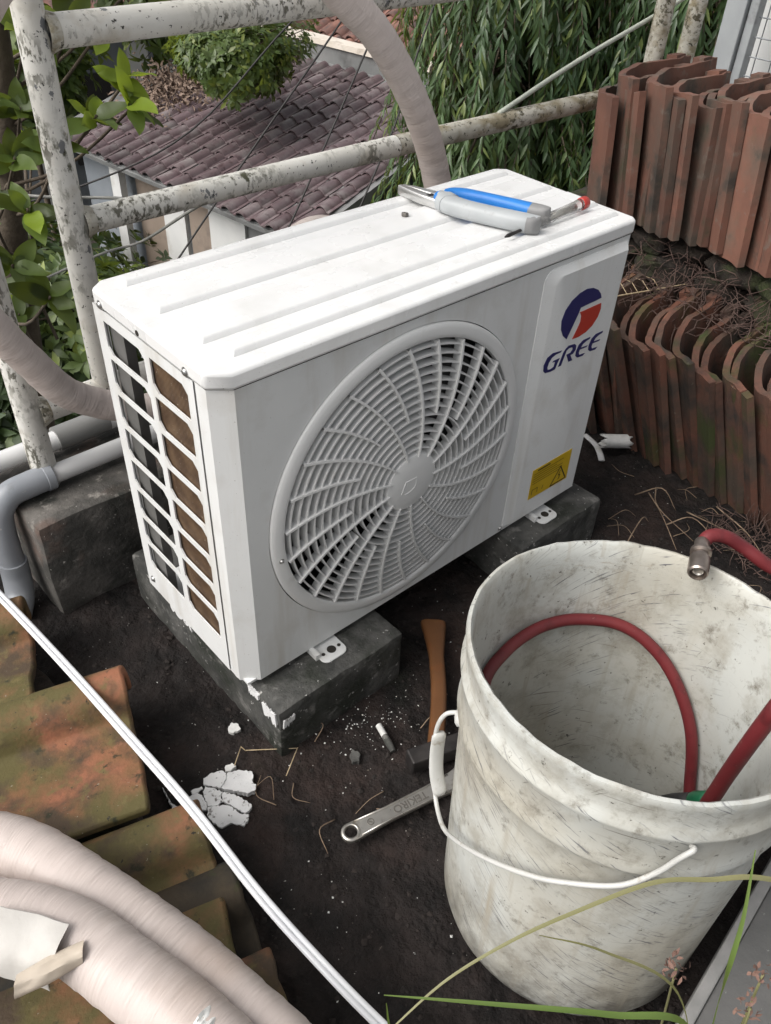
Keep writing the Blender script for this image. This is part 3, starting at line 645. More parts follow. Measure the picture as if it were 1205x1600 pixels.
# ================================================================== TILES
PROF = [(-.049,-.065),(-.041,-.053),(-.032,-.040),(-.027,-.026),(-.018,-.012),(.0,.0),(.026,.013),(.052,.024),(.080,.032),(.105,.034),(.14,.030),(.19,.024),(.215,.030),(.230,.030)]
PROF2 = [(-.004,-.040),(-.002,-.016),(.004,.004),(.016,.016),(.036,.016),(.052,.004),(.060,-.014),(.070,-.027),(.095,-.031),(.135,-.026),(.175,-.017),(.214,-.008),(.240,-.010)]
def tile_mesh(name, L, th, mat, rows=4, seed=0, prof=PROF, hook=True):
    prof = [(p.x, p.y) for p in crom([(u, v, 0) for u, v in prof], 2)]
    n = len(prof); off = []
    for i in range(n):
        a = Vector(prof[max(i-1, 0)]); b = Vector(prof[min(i+1, n-1)]); d = (b-a).normalized(); off.append(Vector((-d.y, d.x))*th/2)
    mb = MB(); vs_ = []
    for j in range(rows+1):
        z = L*j/rows
        for sgn in (1, -1):
            for i, (u, v) in enumerate(prof):
                jit = noise.noise(Vector((u*25+seed*5, z*18, sgn)))*.0020 + noise.noise(Vector((u*90+seed*5, z*60, sgn)))*.0008
                vs_.append((u+sgn*off[i].x+jit, v+sgn*off[i].y+jit, z + ((noise.noise(Vector((u*22, seed*3.3, j)))*.006 + noise.noise(Vector((u*90, seed*3.3, j)))*.003) if j in (0, rows) else 0)))
    def id_(j, s_, i): return j*2*n + s_*n + i
    fs = []
    for j in range(rows):
        for i in range(n-1):
            fs.append((id_(j,0,i), id_(j,0,i+1), id_(j+1,0,i+1), id_(j+1,0,i))); fs.append((id_(j,1,i+1), id_(j,1,i), id_(j+1,1,i), id_(j+1,1,i+1)))
        fs.append((id_(j,1,0), id_(j,0,0), id_(j+1,0,0), id_(j+1,1,0))); fs.append((id_(j,0,n-1), id_(j,1,n-1), id_(j+1,1,n-1), id_(j+1,0,n-1)))
    for i in range(n-1):
        fs.append((id_(0,0,i), id_(0,1,i), id_(0,1,i+1), id_(0,0,i+1))); fs.append((id_(rows,0,i+1), id_(rows,1,i+1), id_(rows,1,i), id_(rows,0,i)))
    mb.add(vs_, fs); 
    if hook: mb.box(.185*hook, .212*hook, .024*hook, .046*hook, L-.020, L+.006)
    return mb.mesh(name, mat, 55)
ORD = ['first','second','third','fourth','fifth','sixth','seventh','eighth','ninth','tenth','eleventh','twelfth','thirteenth','fourteenth','fifteenth','sixteenth','seventeenth','eighteenth','nineteenth','twentieth','twenty-first','twenty-second','twenty-third','twenty-fourth','twenty-fifth']
def lean(loc, a_y, a_x=0, rz=0): # a_y: lean of the top towards +Y, a_x: towards +X
    return Matrix.Translation(loc) @ Matrix.Rotation(rz, 4, 'Z') @ Matrix.Rotation(-a_y, 4, 'X') @ Matrix.Rotation(a_x, 4, 'Y')
lows = [tile_mesh('clay_tile', .300+.006*s_, .0138, M['terramoss'], 6, s_) for s_ in range(5)]
PU = [(u*1.28, v*1.28) for u, v in PROF]
ups = [tile_mesh('clay_tile', .262+.006*s_, .0150, M['terra'], 6, s_+7, PU, 1.28) for s_ in range(5)]
y = .280
for i in range(18):
    o = link('clay_tile', lows[i % 5], mw=lean((1.165+U(-.010,.010), y, gz(1.12, y-.05)-.004), R(13)+U(-.035,.035), R(-12)+U(-.03,.03), U(-.06,.06)))
    tag(o, 'mossy terracotta roof tile, %s from the unit in the lower leaning row on the ground' % ORD[i], 'roof tile', 'roof tiles leaning in the lower row'); y -= U(.031,.040)
y = .445
for i in range(16):
    z = .421 + (-.03 if i == 0 else 0)
    o = link('clay_tile', ups[(i*2+1) % 5], mw=lean((1.318+U(-.014,.014) - (.03 if i == 0 else 0), y, z), R(7)+U(-.03,.03), U(-.03,.03), U(-.06,.06)))
    tag(o, 'brown terracotta roof tile, %s from the unit in the upper upright row' % ORD[i], 'roof tile', 'roof tiles standing in the upper row'); y -= U(.026,.034)
# low rubble wall carrying the upper row
rw = thing('rubble_ledge', 'dark mossy stone ledge under the upper row of roof tiles', 'wall', (1.55, .0, 0))
random.seed(11)
def lump(x, y, z, rx, ry, rz_):
    bm = bmesh.new(); bmesh.ops.create_icosphere(bm, subdivisions=2, radius=1); sd_ = U(0,99)
    for v in bm.verts:
        d = v.co.normalized(); k_ = 1 + .28*noise.noise(d*1.7+Vector((sd_,0,0))) + .12*noise.noise(d*4+Vector((0,sd_,0)))
        q = Vector((math.copysign(abs(d.x)**.55, d.x)*rx, math.copysign(abs(d.y)**.55, d.y)*ry, math.copysign(abs(d.z)**.5, d.z)*rz_))*k_
        v.co = Vector((x, y, z)) + q
    mb = MB(); bm.verts.index_update(); mb.add([v.co for v in bm.verts], [[v.index for v in f.verts] for f in bm.faces]); bm.free()
    mb.build('stone', M['stone'], rw, smooth=40)
for z_, xa_, rz_ in ((.07,1.56,.075), (.22,1.55,.075), (.335,1.40,.030), (.388,1.41,.026)):
    yy = -.72
    while yy < .48:
        ln = U(.035,.085); lump(xa_+U(-.02,.02), yy+ln, z_+U(-.006,.004), .13, ln, rz_*U(.85,1.05)); yy += ln*1.75
random.seed(21)
# flat mossy tiles in the left foreground
flats = [tile_mesh('clay_tile', .40, .018, M['terraflat'], 6, 20+s_, PROF2, False) for s_ in range(3)]
darkt = tile_mesh('clay_tile', .40, .018, M['terradark'], 6, 29, PROF2, False)
def lay(me, loc, rz, rx=0, ry=0):
    # tile length runs to -X, width runs to -Y, outer face up
    base = Matrix(((0,0,-1,0),(-1,0,0,0),(0,1,0,0),(0,0,0,1)))
    return link('clay_tile', me, bevel=.004, seg=2, mw=Matrix.Translation(loc) @ Matrix.Rotation(rz, 4, 'Z') @ Matrix.Rotation(rx, 4, 'X') @ Matrix.Rotation(ry, 4, 'Y') @ base @ Matrix(((1,0,0,0),(0,1,0,0),(-.26,0,1,0),(0,0,0,1))))
GT = 'algae stained roof tiles lying on the left'
for me, loc, rz, rx, lab in ((flats[0], (-.174,.392,.094), -27, 3, 'orange terracotta roof tile at the top left under the cable end'),
                         (flats[1], (-.122,.155,.100), -27, 4, 'olive stained terracotta roof tile with wide flat pan under the white cable'),
                         (flats[2], (-.150,-.100,.084), -26, 4, 'mossy terracotta roof tile with reddish ridge beside the cracked plaster'),
                         (darkt, (-.150,-.185,.050), -25, 3, 'blackened terracotta roof tile between the red ridge and the bottom orange tile'),
                         (flats[0], (-.185,-.318,.082), -25, 4, 'bright orange terracotta roof tile at the bottom beside the wrapped pipes'),
                         (flats[1], (-.24,-.58,.065), -22, 4, 'terracotta roof tile at the very bottom under the wrapped pipes')):
    tag(lay(me, loc, R(rz), R(rx)), lab, 'roof tile', GT)
# rubble that carries those tiles
tag(rough_box(MB(), -.75, -.20, -.9, .33, -.03, .042, .012, .04, 9, .03).build('rubble_bed', M['stone'], smooth=40), 'dark rubble bed hidden beneath the flat tiles on the left', 'rubble')

# white twin cable
cb = thing('white_cable', 'white flat twin cable stretched diagonally over the stained tiles', 'cable', (-.18,0,.13))
path = crom([(-.235,.56,.150),(-.2085,.4010,.130),(-.190,.2010,.128),(-.1780,.0280,.127),(-.1680,-.1230,.124),(-.1640,-.2640,.115),(-.1530,-.3780,.105),(-.1390,-.4720,.095),(-.11,-.62,.08)], 10)
for dx in (-.0034, .0034):
    MB().tube([p+Vector((dx, dx*.12, 0)) for p in path], .0037, 12).build('conductor', M['cable'], cb, smooth=True)
MB().tube([p+Vector((0,0,-.0015)) for p in path], .0026, 8).build('web', M['cabledash'], cb, smooth=True)

# wrapped pipes in the left foreground
wrap_tube('wrapped_pipe', [(-.62,.16,.150),(-.49,.06,.160),(-.405,-.005,.165),(-.355,-.0680,.165),(-.3180,-.165,.165),(-.285,-.2650,.165),(-.2560,-.385,.165),(-.235,-.50,.163),(-.22,-.66,.16)],
          .0355, 'thick beige wrapped pipe lying outermost across the left foreground tiles', group=GP, seed=3)
w2 = thing('wrapped_pipe', 'beige wrapped pipe with masking tape patch and loose tan flap in the bottom left corner', 'pipe', (-.37,-.3,.1), GP)
wrap_tube('pipe', [(-.60,-.02,.17),(-.47,-.085,.185),(-.410,-.135,.195),(-.360,-.205,.20),(-.330,-.290,.20),(-.305,-.375,.20),(-.285,-.47,.195),(-.27,-.62,.19)], .038, '', w2, seed=4)

# masking tape patch and flap on the corner pipe
def bent_sheet(name, c, ex, ey, nrm, w, h, curl, mat, parent, th=.0012, cut=0):
    c, ex, ey, nrm = Vector(c), Vector(ex).normalized(), Vector(ey).normalized(), Vector(nrm).normalized(); n = 10; mb = MB(); A = []
    for lay_ in (0, th):
        for j in range(n+1):
            for i in range(n+1):
                u = (i/n-.5); v = (j/n-.5)
                A.append(c + ex*w*(u + cut*v*.3) + ey*h*v*(1-cut*abs(u)) + nrm*(lay_ - curl*(v*v*4) + .004*noise.noise(Vector((u*4, v*4, w*90)))))
    m = (n+1)**2
    fs = [(j*(n+1)+i, j*(n+1)+i+1, (j+1)*(n+1)+i+1, (j+1)*(n+1)+i) for j in range(n) for i in range(n)]
    fs2 = [tuple(k+m for k in reversed(f)) for f in fs]
    ed = [i for i in range(n+1)] + [j*(n+1)+n for j in range(1, n+1)] + [n*(n+1)+i for i in range(n-1, -1, -1)] + [j*(n+1) for j in range(n-1, 0, -1)]
    fs3 = [(ed[k], ed[(k+1) % len(ed)], ed[(k+1) % len(ed)]+m, ed[k]+m) for k in range(len(ed))]
    return mb.add(A, fs+fs2+fs3).build(name, mat, parent, smooth=40)
bent_sheet('masking_tape', (-.410,-.206,.2365), (.58,-.81,0), (.62,.445,.64), (-.60,-.43,.67), .085, .066, .015, M['tapepaper'], w2, cut=.08)
bent_sheet('paper_flap', (-.390,-.246,.2420), (.93,-.20,.05), (.2,.88,.42), (-.15,-.42,.89), .066, .024, .009, M['tapetan'], w2, cut=.35)
bent_sheet('tape_strip', (-.303,-.384,.2385), (.25,-.97,0), (.97,.25,.0), (-.05,-.1,.99), .017, .036, .010, M['chip'], w2)

# ================================================================== BUCKET
BC = Vector((.1756,-.4857,.012)); BN = Vector((.0986,.0586,.9934)).normalized(); BU = Vector((.9951,0,-.0988)); BW = BN.cross(BU)
HB, RT, RB = .4486, .1869, .1645
def bp(r, h, th): return BC + BN*h + (BU*math.cos(th) + BW*math.sin(th))*r
def rad(h): return RB + (RT-RB)*h/HB
bk = thing('bucket', 'scuffed white plastic bucket with wire handle holding a red hose', 'bucket', tuple(BC))
prof = [(0,.002),(.10,.0),(RB-.010,.0),(RB-.002,.006)] + [(rad(h)+.0015, h) for h in (.02,.06,.10,.14,.18,.22,.26,.30,.325)]
prof += [(rad(.33)+.006,.333),(rad(.336)+.0075,.338),(rad(.34)+.0055,.345),(rad(.36)+.0045,.36),(rad(.39)+.005,.392),(rad(.395)+.008,.397),(rad(.40)+.0085,.402),(rad(.405)+.004,.408),(rad(.42)+.0035,.420),(rad(.44)+.0045,.438),(rad(.445)+.0062,.4445),(RT+.0052,.4495),(RT+.0015,.4505),(RT-.0015,.4475)]
prof += [(rad(.43)-.002,.43),(rad(.41)-.0035,.412),(rad(.40)-.0022,.404)] + [(rad(h)-.003, h) for h in (.36,.30,.22,.14,.06,.02)] + [(RB-.012,.008),(.08,.006),(0,.006)]
n = 96; vs_ = []; uvs = []
for i, (r_, h) in enumerate(prof):
    for k_ in range(n+1):
        th = 2*math.pi*k_/n + .6
        wv_ = 1 + .006*math.sin(2*th+.5) + .004*noise.noise(Vector((math.cos(th)*2, math.sin(th)*2, h*6)))
        p = bp(r_*wv_, h + (.0022*noise.noise(Vector((math.cos(th)*14, math.sin(th)*14, 1))) if h > .44 else 0), th); vs_.append(p); uvs.append((th*.17, h + (.9 if i > 27 else 0)))
me = MB().add(vs_, [(i*(n+1)+k_, i*(n+1)+k_+1, (i+1)*(n+1)+k_+1, (i+1)*(n+1)+k_) for i in range(len(prof)-1) for k_ in range(n)]).mesh('body', M['bucket'], 50, False)
uvl = me.uv_layers.new(name='UVMap')
for lp in me.loops: uvl.data[lp.index].uv = uvs[lp.vertex_index]
link('body', me, bk)
bl = crom([(.0920,-.6080,.4180),(.0860,-.6120,.4246),(.0770,-.6068,.4134),(.0640,-.5962,.3836),(.0450,-.5750,.3525),(.0210,-.5300,.3217),(.0110,-.4953,.2994),(.0080,-.4518,.2689),(.0150,-.4100,.2330),(.0270,-.3800,.2050),(.0440,-.3540,.1900),(.0560,-.3350,.2000),(.0660,-.3210,.2300),(.0700,-.3130,.2850),(.0790,-.3160,.3150),(.0920,-.3300,.3230)], 8)
MB().tube(bl, .0028, 10).build('handle', M['bail'], bk, smooth=True)
MB().tube(crom([(.0570,-.3440,.200),(.0620,-.3290,.225),(.0680,-.3200,.255),(.0730,-.3160,.285)], 6), [.006]+[.0095]*17+[.006], 14, flat=.45).build('handle_grip', M['bail'], bk, smooth=True)
for th_p in (bp(rad(.36)+.004,.365,0), ):
    pass
pv = Vector((.0920,-.6075,.4190)); ax_ = (pv - (BC+BN*(pv-BC).dot(BN))).normalized()
MB().lathe([(0,.006),(.007,.005),(.011,.001),(.012,-.010)], 18, pv-ax_*.006, ax_).build('handle_pivot', M['bail'], bk, smooth=True)
pv = Vector((.0850,-.3300,.3200)); ax_ = (pv - (BC+BN*(pv-BC).dot(BN))).normalized()
MB().lathe([(0,.004),(.007,.003),(.011,.0),(.012,-.010)], 18, pv, ax_).build('handle_pivot', M['bail'], bk, smooth=True)

# red hoses
def shift(p, d): # keep the hose off the wall
    p = Vector(p); a = BC+BN*(p-BC).dot(BN); return p + (a-p).normalized()*d
arc = [shift(p, .002) for p in ((.1150,-.345,.26),(.1513,-.3093,.3105),(.2013,-.2986,.3228),(.2451,-.3016,.3299),(.2811,-.3133,.3327),(.3110,-.3315,.3320),(.3407,-.3611,.3291),(.3581,-.3917,.3185),(.3673,-.4259,.2985),(.3683,-.4577,.2723),(.3630,-.4878,.2402),(.3548,-.5092,.2079),(.3416,-.5311,.1578))]
h1 = MB().tube(crom(arc + [(.30,-.57,.09),(.24,-.60,.06),(.16,-.58,.05),(.10,-.50,.05),(.10,-.40,.08)], 8), .0078, 16).build('red_hose', M['hose'], smooth=True)
tag(h1, 'red rubber hose arching along the inside wall of the bucket', 'hose', 'red rubber hoses')
h2 = MB().tube(crom([(.50,-.60,.47),(.36,-.585,.487),(.2780,-.585,.455),(.2690,-.582,.415),(.2700,-.578,.360),(.2760,-.574,.300),(.2764,-.5714,.2437),(.268,-.565,.15),(.24,-.53,.07)], 8), .0092, 16).build('red_hose', M['hose'], smooth=True)
tag(h2, 'red rubber hose dropping steeply into the bucket at the right edge', 'hose', 'red rubber hoses')
h3 = thing('red_hose', 'red rubber hose with metal coupling resting on the bucket rim', 'hose', (.41,-.41,.45), 'red rubber hoses')
MB().tube(crom([(.4130,-.4040,.4585),(.4250,-.4060,.4640),(.4400,-.4180,.4620),(.4550,-.4350,.4500),(.4680,-.4620,.4350),(.50,-.50,.40),(.58,-.54,.25),(.66,-.55,.03)], 8), .0085, 16).build('hose', M['hose'], h3, smooth=True)
f0, f1 = Vector((.4140,-.4030,.4590)), Vector((.3560,-.4330,.4560)); fd = (f1-f0).normalized()
MB().lathe([(0,0),(.0082,.0),(.0092,.002),(.0092,.016),(.0125,.018),(.0125,.022),(.0090,.024),(.0090,.028),(.0118,.031),(.0122,.034),(.0122,.052),(.0118,.056),(.0100,.058),(.0092,.058),(.0085,.050),(0,.050)], 24, f0, fd).build('coupling', M['brass'], h3, smooth=30)
MB().lathe([(0,.0515),(.0050,.0515),(.0062,.0535),(.0070,.0515)], 20, f0, fd).build('core', M['steel'], h3, smooth=30)
sb = thing('screwdriver', 'screwdriver with black and green handle lying inside the bucket', 'screwdriver', (.31,-.54,.15))
a, b = Vector((.318,-.512,.112)), Vector((.302,-.566,.202))
MB().tube([a, a.lerp(b,.1), a.lerp(b,.35), a.lerp(b,.75)], [.004,.010,.0125,.0130], 14).build('handle', M['black'], sb, smooth=True)
MB().tube([a.lerp(b,.75), a.lerp(b,.78), a.lerp(b,1.0), a.lerp(b,1.06)], [.0135,.0145,.0145,.010], 14).build('handle_end', M['green'], sb, smooth=True)
MB().tube([a, a+(a-b)*.6], .003, 8).build('shank', M['steel'], sb, smooth=True)

# ================================================================== TOOLS ON THE GROUND
wr = thing('wrench', 'chrome adjustable wrench with stamped handle lying on the soil by the bucket', 'wrench', (.08,-.25,.0))
p0 = Vector((.0085,-.2340,.0085)); dirw = Vector((.9775,-.2110,0)).normalized(); pw = Vector((-dirw.y, dirw.x, 0)); tl = Vector((0,0,1))
def wl_(u, v, z): return p0 + dirw*u + pw*v + tl*z
def wpoly():
    P = []
    for i in range(13): q = math.pi/2 + math.pi*i/12; P.append((.0145*math.cos(q), .0145*math.sin(q)))
    P += [(.06,-.0118),(.13,-.0125),(.175,-.0155),(.19,-.019),(.215,-.028),(.232,-.026),(.236,-.016),(.215,-.008),(.216,.004),(.240,.010),(.236,.022),(.21,.027),(.19,.019),(.175,.0155),(.13,.0125),(.06,.0118)]
    return P
# ring end with a true hole
def ringed(mb, poly, hole_r, z0_, z1_, nh=24):
    """handle outline with a round hole at the origin: quads fan around the ring end, ngon for the rest"""
    vs_ = []; fs = []
    ring = [(hole_r*math.cos(2*math.pi*i/nh), hole_r*math.sin(2*math.pi*i/nh)) for i in range(nh)]
    half = [p for p in poly]
    return ring
mb = MB(); P = wpoly(); nh = 12
arc_o = P[:13]; arc_i = [(.0092*math.cos(math.pi/2+math.pi*i/12), .0092*math.sin(math.pi/2+math.pi*i/12)) for i in range(13)]
arc_r = [(.0092*math.cos(-math.pi/2+math.pi*i/12), .0092*math.sin(-math.pi/2+math.pi*i/12)) for i in range(13)]   # right half of the hole
poly1 = arc_o + list(reversed(arc_i))          # crescent on the end
poly2 = [P[12]] + P[13:] + [P[0]] + list(reversed(arc_r))
for pl in (poly1, poly2):
    mb.prism(pl, lambda u, v: wl_(u, v, -.0035), lambda u, v: wl_(u, v, .0035))
wb = mb.build('handle', M['steel'], wr, bevel=.0012)
# raised rim along the handle and around the hole
mb = MB()
mb.lathe([(.0092,.0034),(.0095,.0050),(.0125,.0050),(.0140,.0034)], 28, wl_(0,0,0), (0,0,1))
for s_ in (1, -1): mb.tube([wl_(.012, s_*.0118, .0036), wl_(.06, s_*.0098, .0036), wl_(.13, s_*.0104, .0036), wl_(.17, s_*.0125, .0036)], .0016, 8)
mb.build('raised_edge', M['steel'], wr, smooth=True)
def text(name, body, size, loc, ex, ey, mat, parent, ext=.0006, off=.0003):
    cu = bpy.data.curves.new(name, 'FONT'); cu.body = body; cu.size = size; cu.align_x = 'CENTER'; cu.align_y = 'CENTER'; cu.extrude = ext; cu.offset = off
    tmp = bpy.data.objects.new('tmp', cu); COL.objects.link(tmp)
    dg = bpy.context.evaluated_depsgraph_get(); me = bpy.data.meshes.new_from_object(tmp.evaluated_get(dg)); bpy.data.objects.remove(tmp)
    me.materials.clear(); me.materials.append(mat); ex, ey = Vector(ex), Vector(ey); ez = ex.cross(ey)
    mw = Matrix(((ex.x, ey.x, ez.x, loc[0]), (ex.y, ey.y, ez.y, loc[1]), (ex.z, ey.z, ez.z, loc[2]), (0,0,0,1)))
    me.transform(mw); return link(name, me, parent)
text('stamped_name', 'TEKIRO', .0165, wl_(.098, 0, .0036), -dirw, -pw, M['steelmark'], wr)
text('stamped_size', '10"', .009, wl_(.150, 0, .0036), -dirw, -pw, M['steelmark'], wr)
MB().lathe([(.0052,.0036),(.0052,.0044),(.0040,.0044),(.0040,.0036)], 20, wl_(.032,0,0), (0,0,1)).build('stamped_mark', M['steelmark'], wr)
MB().tube([wl_(.030,.002,.0042), wl_(.034,-.002,.0042)], .0007, 6).build('stamped_mark', M['steelmark'], wr)
MB().lathe([(.006,-.008),(.0075,-.007),(.0075,.007),(.006,.008)], 16, wl_(.205,-.013,0), dirw).build('adjusting_screw', M['steel'], wr, smooth=40)

hm = thing('hammer', 'hammer with orange wooden handle and black head between block and bucket', 'hammer', (.27,-.13,0))
ctr = [Vector((.3690,-.0280,.016)), Vector((.3420,-.0560,.016)), Vector((.3100,-.0900,.017)), Vector((.2720,-.1330,.018)), Vector((.2350,-.1720,.020)), Vector((.1830,-.2220,.024))]
pp = crom(ctr, 6); m = len(pp); dr = (pp[-1]-pp[0]).normalized(); sx_ = Vector((-dr.y, dr.x, 0))
mb = MB(); vs_ = []; nseg = 14
for i, p in enumerate(pp):
    t = i/(m-1); wd = .0175*(1-t)**.0 * (1.28 if t < .04 else (1.25-.55*min(1,(t-.04)/.35)) if t < .4 else .74) ; hd = .0115
    off = sx_*.006*math.sin(t*3.0)
    for k_ in range(nseg):
        q = 2*math.pi*k_/nseg; ex_ = math.copysign(abs(math.cos(q))**.6, math.cos(q)); ey_ = math.copysign(abs(math.sin(q))**.6, math.sin(q))
        vs_.append(p + off + sx_*wd*ex_ + Vector((0,0,hd*ey_)))
mb.add(vs_, [(i*nseg+k_, i*nseg+(k_+1) % nseg, (i+1)*nseg+(k_+1) % nseg, (i+1)*nseg+k_) for i in range(m-1) for k_ in range(nseg)] + [tuple(range(nseg)), tuple(range((m-1)*nseg, m*nseg))])
mb.build('handle', M['wood'], hm, smooth=50)
hc = Vector((.1860,-.2230,.022)); hd_ = Vector((-.78,.52,0)).normalized()
hd_ = Vector((-.94,.33,0)).normalized(); hp = Vector((-hd_.y, hd_.x, 0))
mb = MB()
def hbox(a0, a1, w0, w1, z0, z1):
    vs_ = []
    for aa, ww in ((a0, w0), (a1, w1)):
        for sy, zz in ((-1,z0),(1,z0),(1,z1),(-1,z1)): vs_.append(hc + hd_*aa + hp*ww*sy + Vector((0,0,zz-.022)))
    mb.add(vs_, [(3,2,1,0),(4,5,6,7),(0,1,5,4),(1,2,6,5),(2,3,7,6),(3,0,4,7)])
hbox(-.05, .045, .014, .014, .006, .036); hbox(-.09, -.0505, .004, .013, .012, .030)
mb.build('head', M['iron'], hm, bevel=.003)

# ================================================================== TOOLS ON THE LID
ZT = ztop + .0060
pl_ = thing('pliers', 'combination pliers with blue and grey handles lying on the unit lid', 'pliers', (.57,.15,ZT))
def ribbon(name, pts, wds, z0, hgt, mat, parent, ns=14, pw_=.7):
    P_ = crom(pts, 8); m = len(P_); W2 = crom([(w_,0,0) for w_ in wds], 8); mb = MB(); vs_ = []
    for i, p in enumerate(P_):
        t = (P_[min(i+1,m-1)]-P_[max(i-1,0)]).normalized(); s_ = Vector((-t.y, t.x, 0)); wd = max(.0006, W2[i].x)
        for k_ in range(ns):
            q = 2*math.pi*k_/ns; cx_ = math.copysign(abs(math.cos(q))**pw_, math.cos(q)); cz_ = math.copysign(abs(math.sin(q))**pw_, math.sin(q))
            vs_.append(p + s_*wd*cx_ + Vector((0,0,z0+hgt/2+hgt/2*cz_*(min(1, wd/.004)))))
    mb.add(vs_, [(i*ns+k_, i*ns+(k_+1) % ns, (i+1)*ns+(k_+1) % ns, (i+1)*ns+k_) for i in range(m-1) for k_ in range(ns)] + [tuple(range(ns)), tuple(range((m-1)*ns, m*ns))])
    return mb.build(name, mat, parent, smooth=50)
zt = ZT
# jaws (tip up-left in the photo), joint, two handles
ribbon('jaw', [(.5305,.2800,zt),(.5330,.2600,zt),(.5395,.2320,zt),(.5470,.2080,zt),(.5490,.1960,zt)], [.0025,.0040,.0062,.0078,.0082], .001, .015, M['brightsteel'], pl_, 12, .22)
ribbon('jaw', [(.5215,.2785,zt),(.5218,.2580,zt),(.5245,.2290,zt),(.5295,.2040,zt),(.5320,.1930,zt)], [.0035,.0050,.0072,.0085,.0088], .001, .015, M['brightsteel'], pl_, 12, .22)
MB().box(.5235, .5345, .2130, .2200, zt+.0158, zt+.0166).build('cutter_slot', M['iron'], pl_)
MB().lathe([(0,.020),(.0062,.020),(.0075,.0185),(.0075,.001)], 20, (.5410,.2010,zt), (0,0,1)).build('pivot', M['steel'], pl_, smooth=40)
MB().lathe([(0,.0206),(.0035,.0206),(.0035,.0195)], 14, (.5410,.2010,zt), (0,0,1)).build('pivot_mark', M['iron'], pl_)
ribbon('handle', [(.5325,.1985,zt),(.5320,.1880,zt),(.5290,.1730,zt),(.5340,.1450,zt),(.5460,.1100,zt),(.5630,.0700,zt),(.5745,.0480,zt),(.5790,.0400,zt)], [.0095,.0145,.0165,.0145,.0148,.0155,.0115,.0030], .001, .026, M['gripgrey'], pl_, 18, .75)
ribbon('grip_shoulder', [(.5330,.1905,zt),(.5300,.1760,zt)], [.0172,.0185], .0005, .0268, M['gripgrey'], pl_, 18, .7)
ribbon('handle', [(.5460,.2000,zt),(.5590,.1965,zt),(.5720,.1820,zt),(.5850,.1530,zt),(.5990,.1160,zt),(.6100,.0840,zt)], [.0070,.0105,.0110,.0100,.0112,.0120], .001, .025, M['gripblue'], pl_, 18, .75)
ribbon('handle_end', [(.6095,.0860,zt),(.6150,.0720,zt),(.6185,.0610,zt),(.6200,.0550,zt)], [.0123,.0123,.0095,.0020], .0005, .0255, M['gripdark'], pl_, 18, .75)
ribbon('handle_end', [(.5705,.0560,zt),(.5750,.0470,zt),(.5795,.0385,zt)], [.0148,.0120,.0025], .0003, .0266, M['gripdark'], pl_, 18, .75)
ribbon('grip_collar', [(.5335,.2035,zt),(.5330,.1935,zt)], [.0105,.0128], .0005, .0245, M['gripblue'], pl_, 14, .6)
ribbon('grip_inlay', [(.5470,.1790,zt),(.5475,.1560,zt),(.5590,.1180,zt),(.5740,.0820,zt)], [.0018,.0030,.0030,.0018], .006, .020, M['gripblue'], pl_)
ts = thing('tester_screwdriver', 'clear tester screwdriver with red cap lying beside the pliers on the lid', 'screwdriver', (.62,.06,ZT))
a, b = Vector((.598,.0575,zt+.008)), Vector((.724,.0655,zt+.010)); dr = (b-a)
MB().tube([a, a+dr*.06, a+dr*.5, a+dr*.85], [.0045,.0075,.0078,.0085], 14).build('handle', M['clear'], ts, smooth=True)
MB().tube([a+dr*.85, a+dr*.87, a+dr*.95, a+dr*.99], [.0086,.0098,.0098,.0065], 16).build('cap', M['redcap'], ts, smooth=True)
MB().tube([a+dr*.12, a+dr*.72], .0026, 8).build('lamp_core', M['steel'], ts, smooth=True)
MB().tube([a, a-dr*.30, a-dr*.56, a-dr*.62], [.0022,.0022,.0030,.0012], 8).build('blade', M['iron'], ts, smooth=True)
nut = thing('hex_nut', 'small grey nut lying alone on the unit lid near the plier jaws', 'nut', (.467,.206,ZT))
MB().lathe([(.0026,.0),(.0026,.0055),(.0052,.0055),(.0056,.003),(.0052,.0)], 6, (.467,.206,ZT), (.2,.1,1), closed=True).build('nut_body', M['steelmark'], nut)

# ================================================================== NEIGHBOURING HOUSES
random.seed(5)
E0 = Vector((3.683,5.312,-1.8)); ee = Vector((-.1246,.9922,0)); eu = Vector((.9922,.1246,0))
def roof_frame(o, e, u, pitch):
    s_ = u*math.cos(pitch) + Vector((0,0,math.sin(pitch))); nn = s_.cross(e); 
    if nn.z < 0: nn = -nn
    return s_, nn
def barrel_mesh(name, wd, ln, mat, hgt=.042, th=.012, seed=0):
    # local: x across (along the eave), y up the slope, z out
    prof = [(-.5*wd,0),(-.34*wd,.0),(-.30*wd,.012),(-.22*wd,hgt*.7),(-.08*wd,hgt),(.08*wd,hgt),(.22*wd,hgt*.7),(.30*wd,.012),(.34*wd,0),(.5*wd,0)]
    n = len(prof); vs_ = []
    for yy, tap in ((0,1.0),(ln,.88)):
        for dz in (0,-th):
            for (x, z) in prof: vs_.append((x*tap+noise.noise(Vector((x*20,yy*9,seed)))*.003, yy, z*tap+dz))
    f = []
    for i in range(n-1):
        f.append((i, i+1, 2*n+i+1, 2*n+i)); f.append((n+i+1, i+n, 3*n+i, 3*n+i+1)); f.append((i+1, i, n+i, n+i+1))
    f += [(0, 2*n, 3*n, n), (n-1, 2*n-1, 4*n-1, 3*n-1)]
    return MB().add(vs_, f).mesh(name, mat, 40)
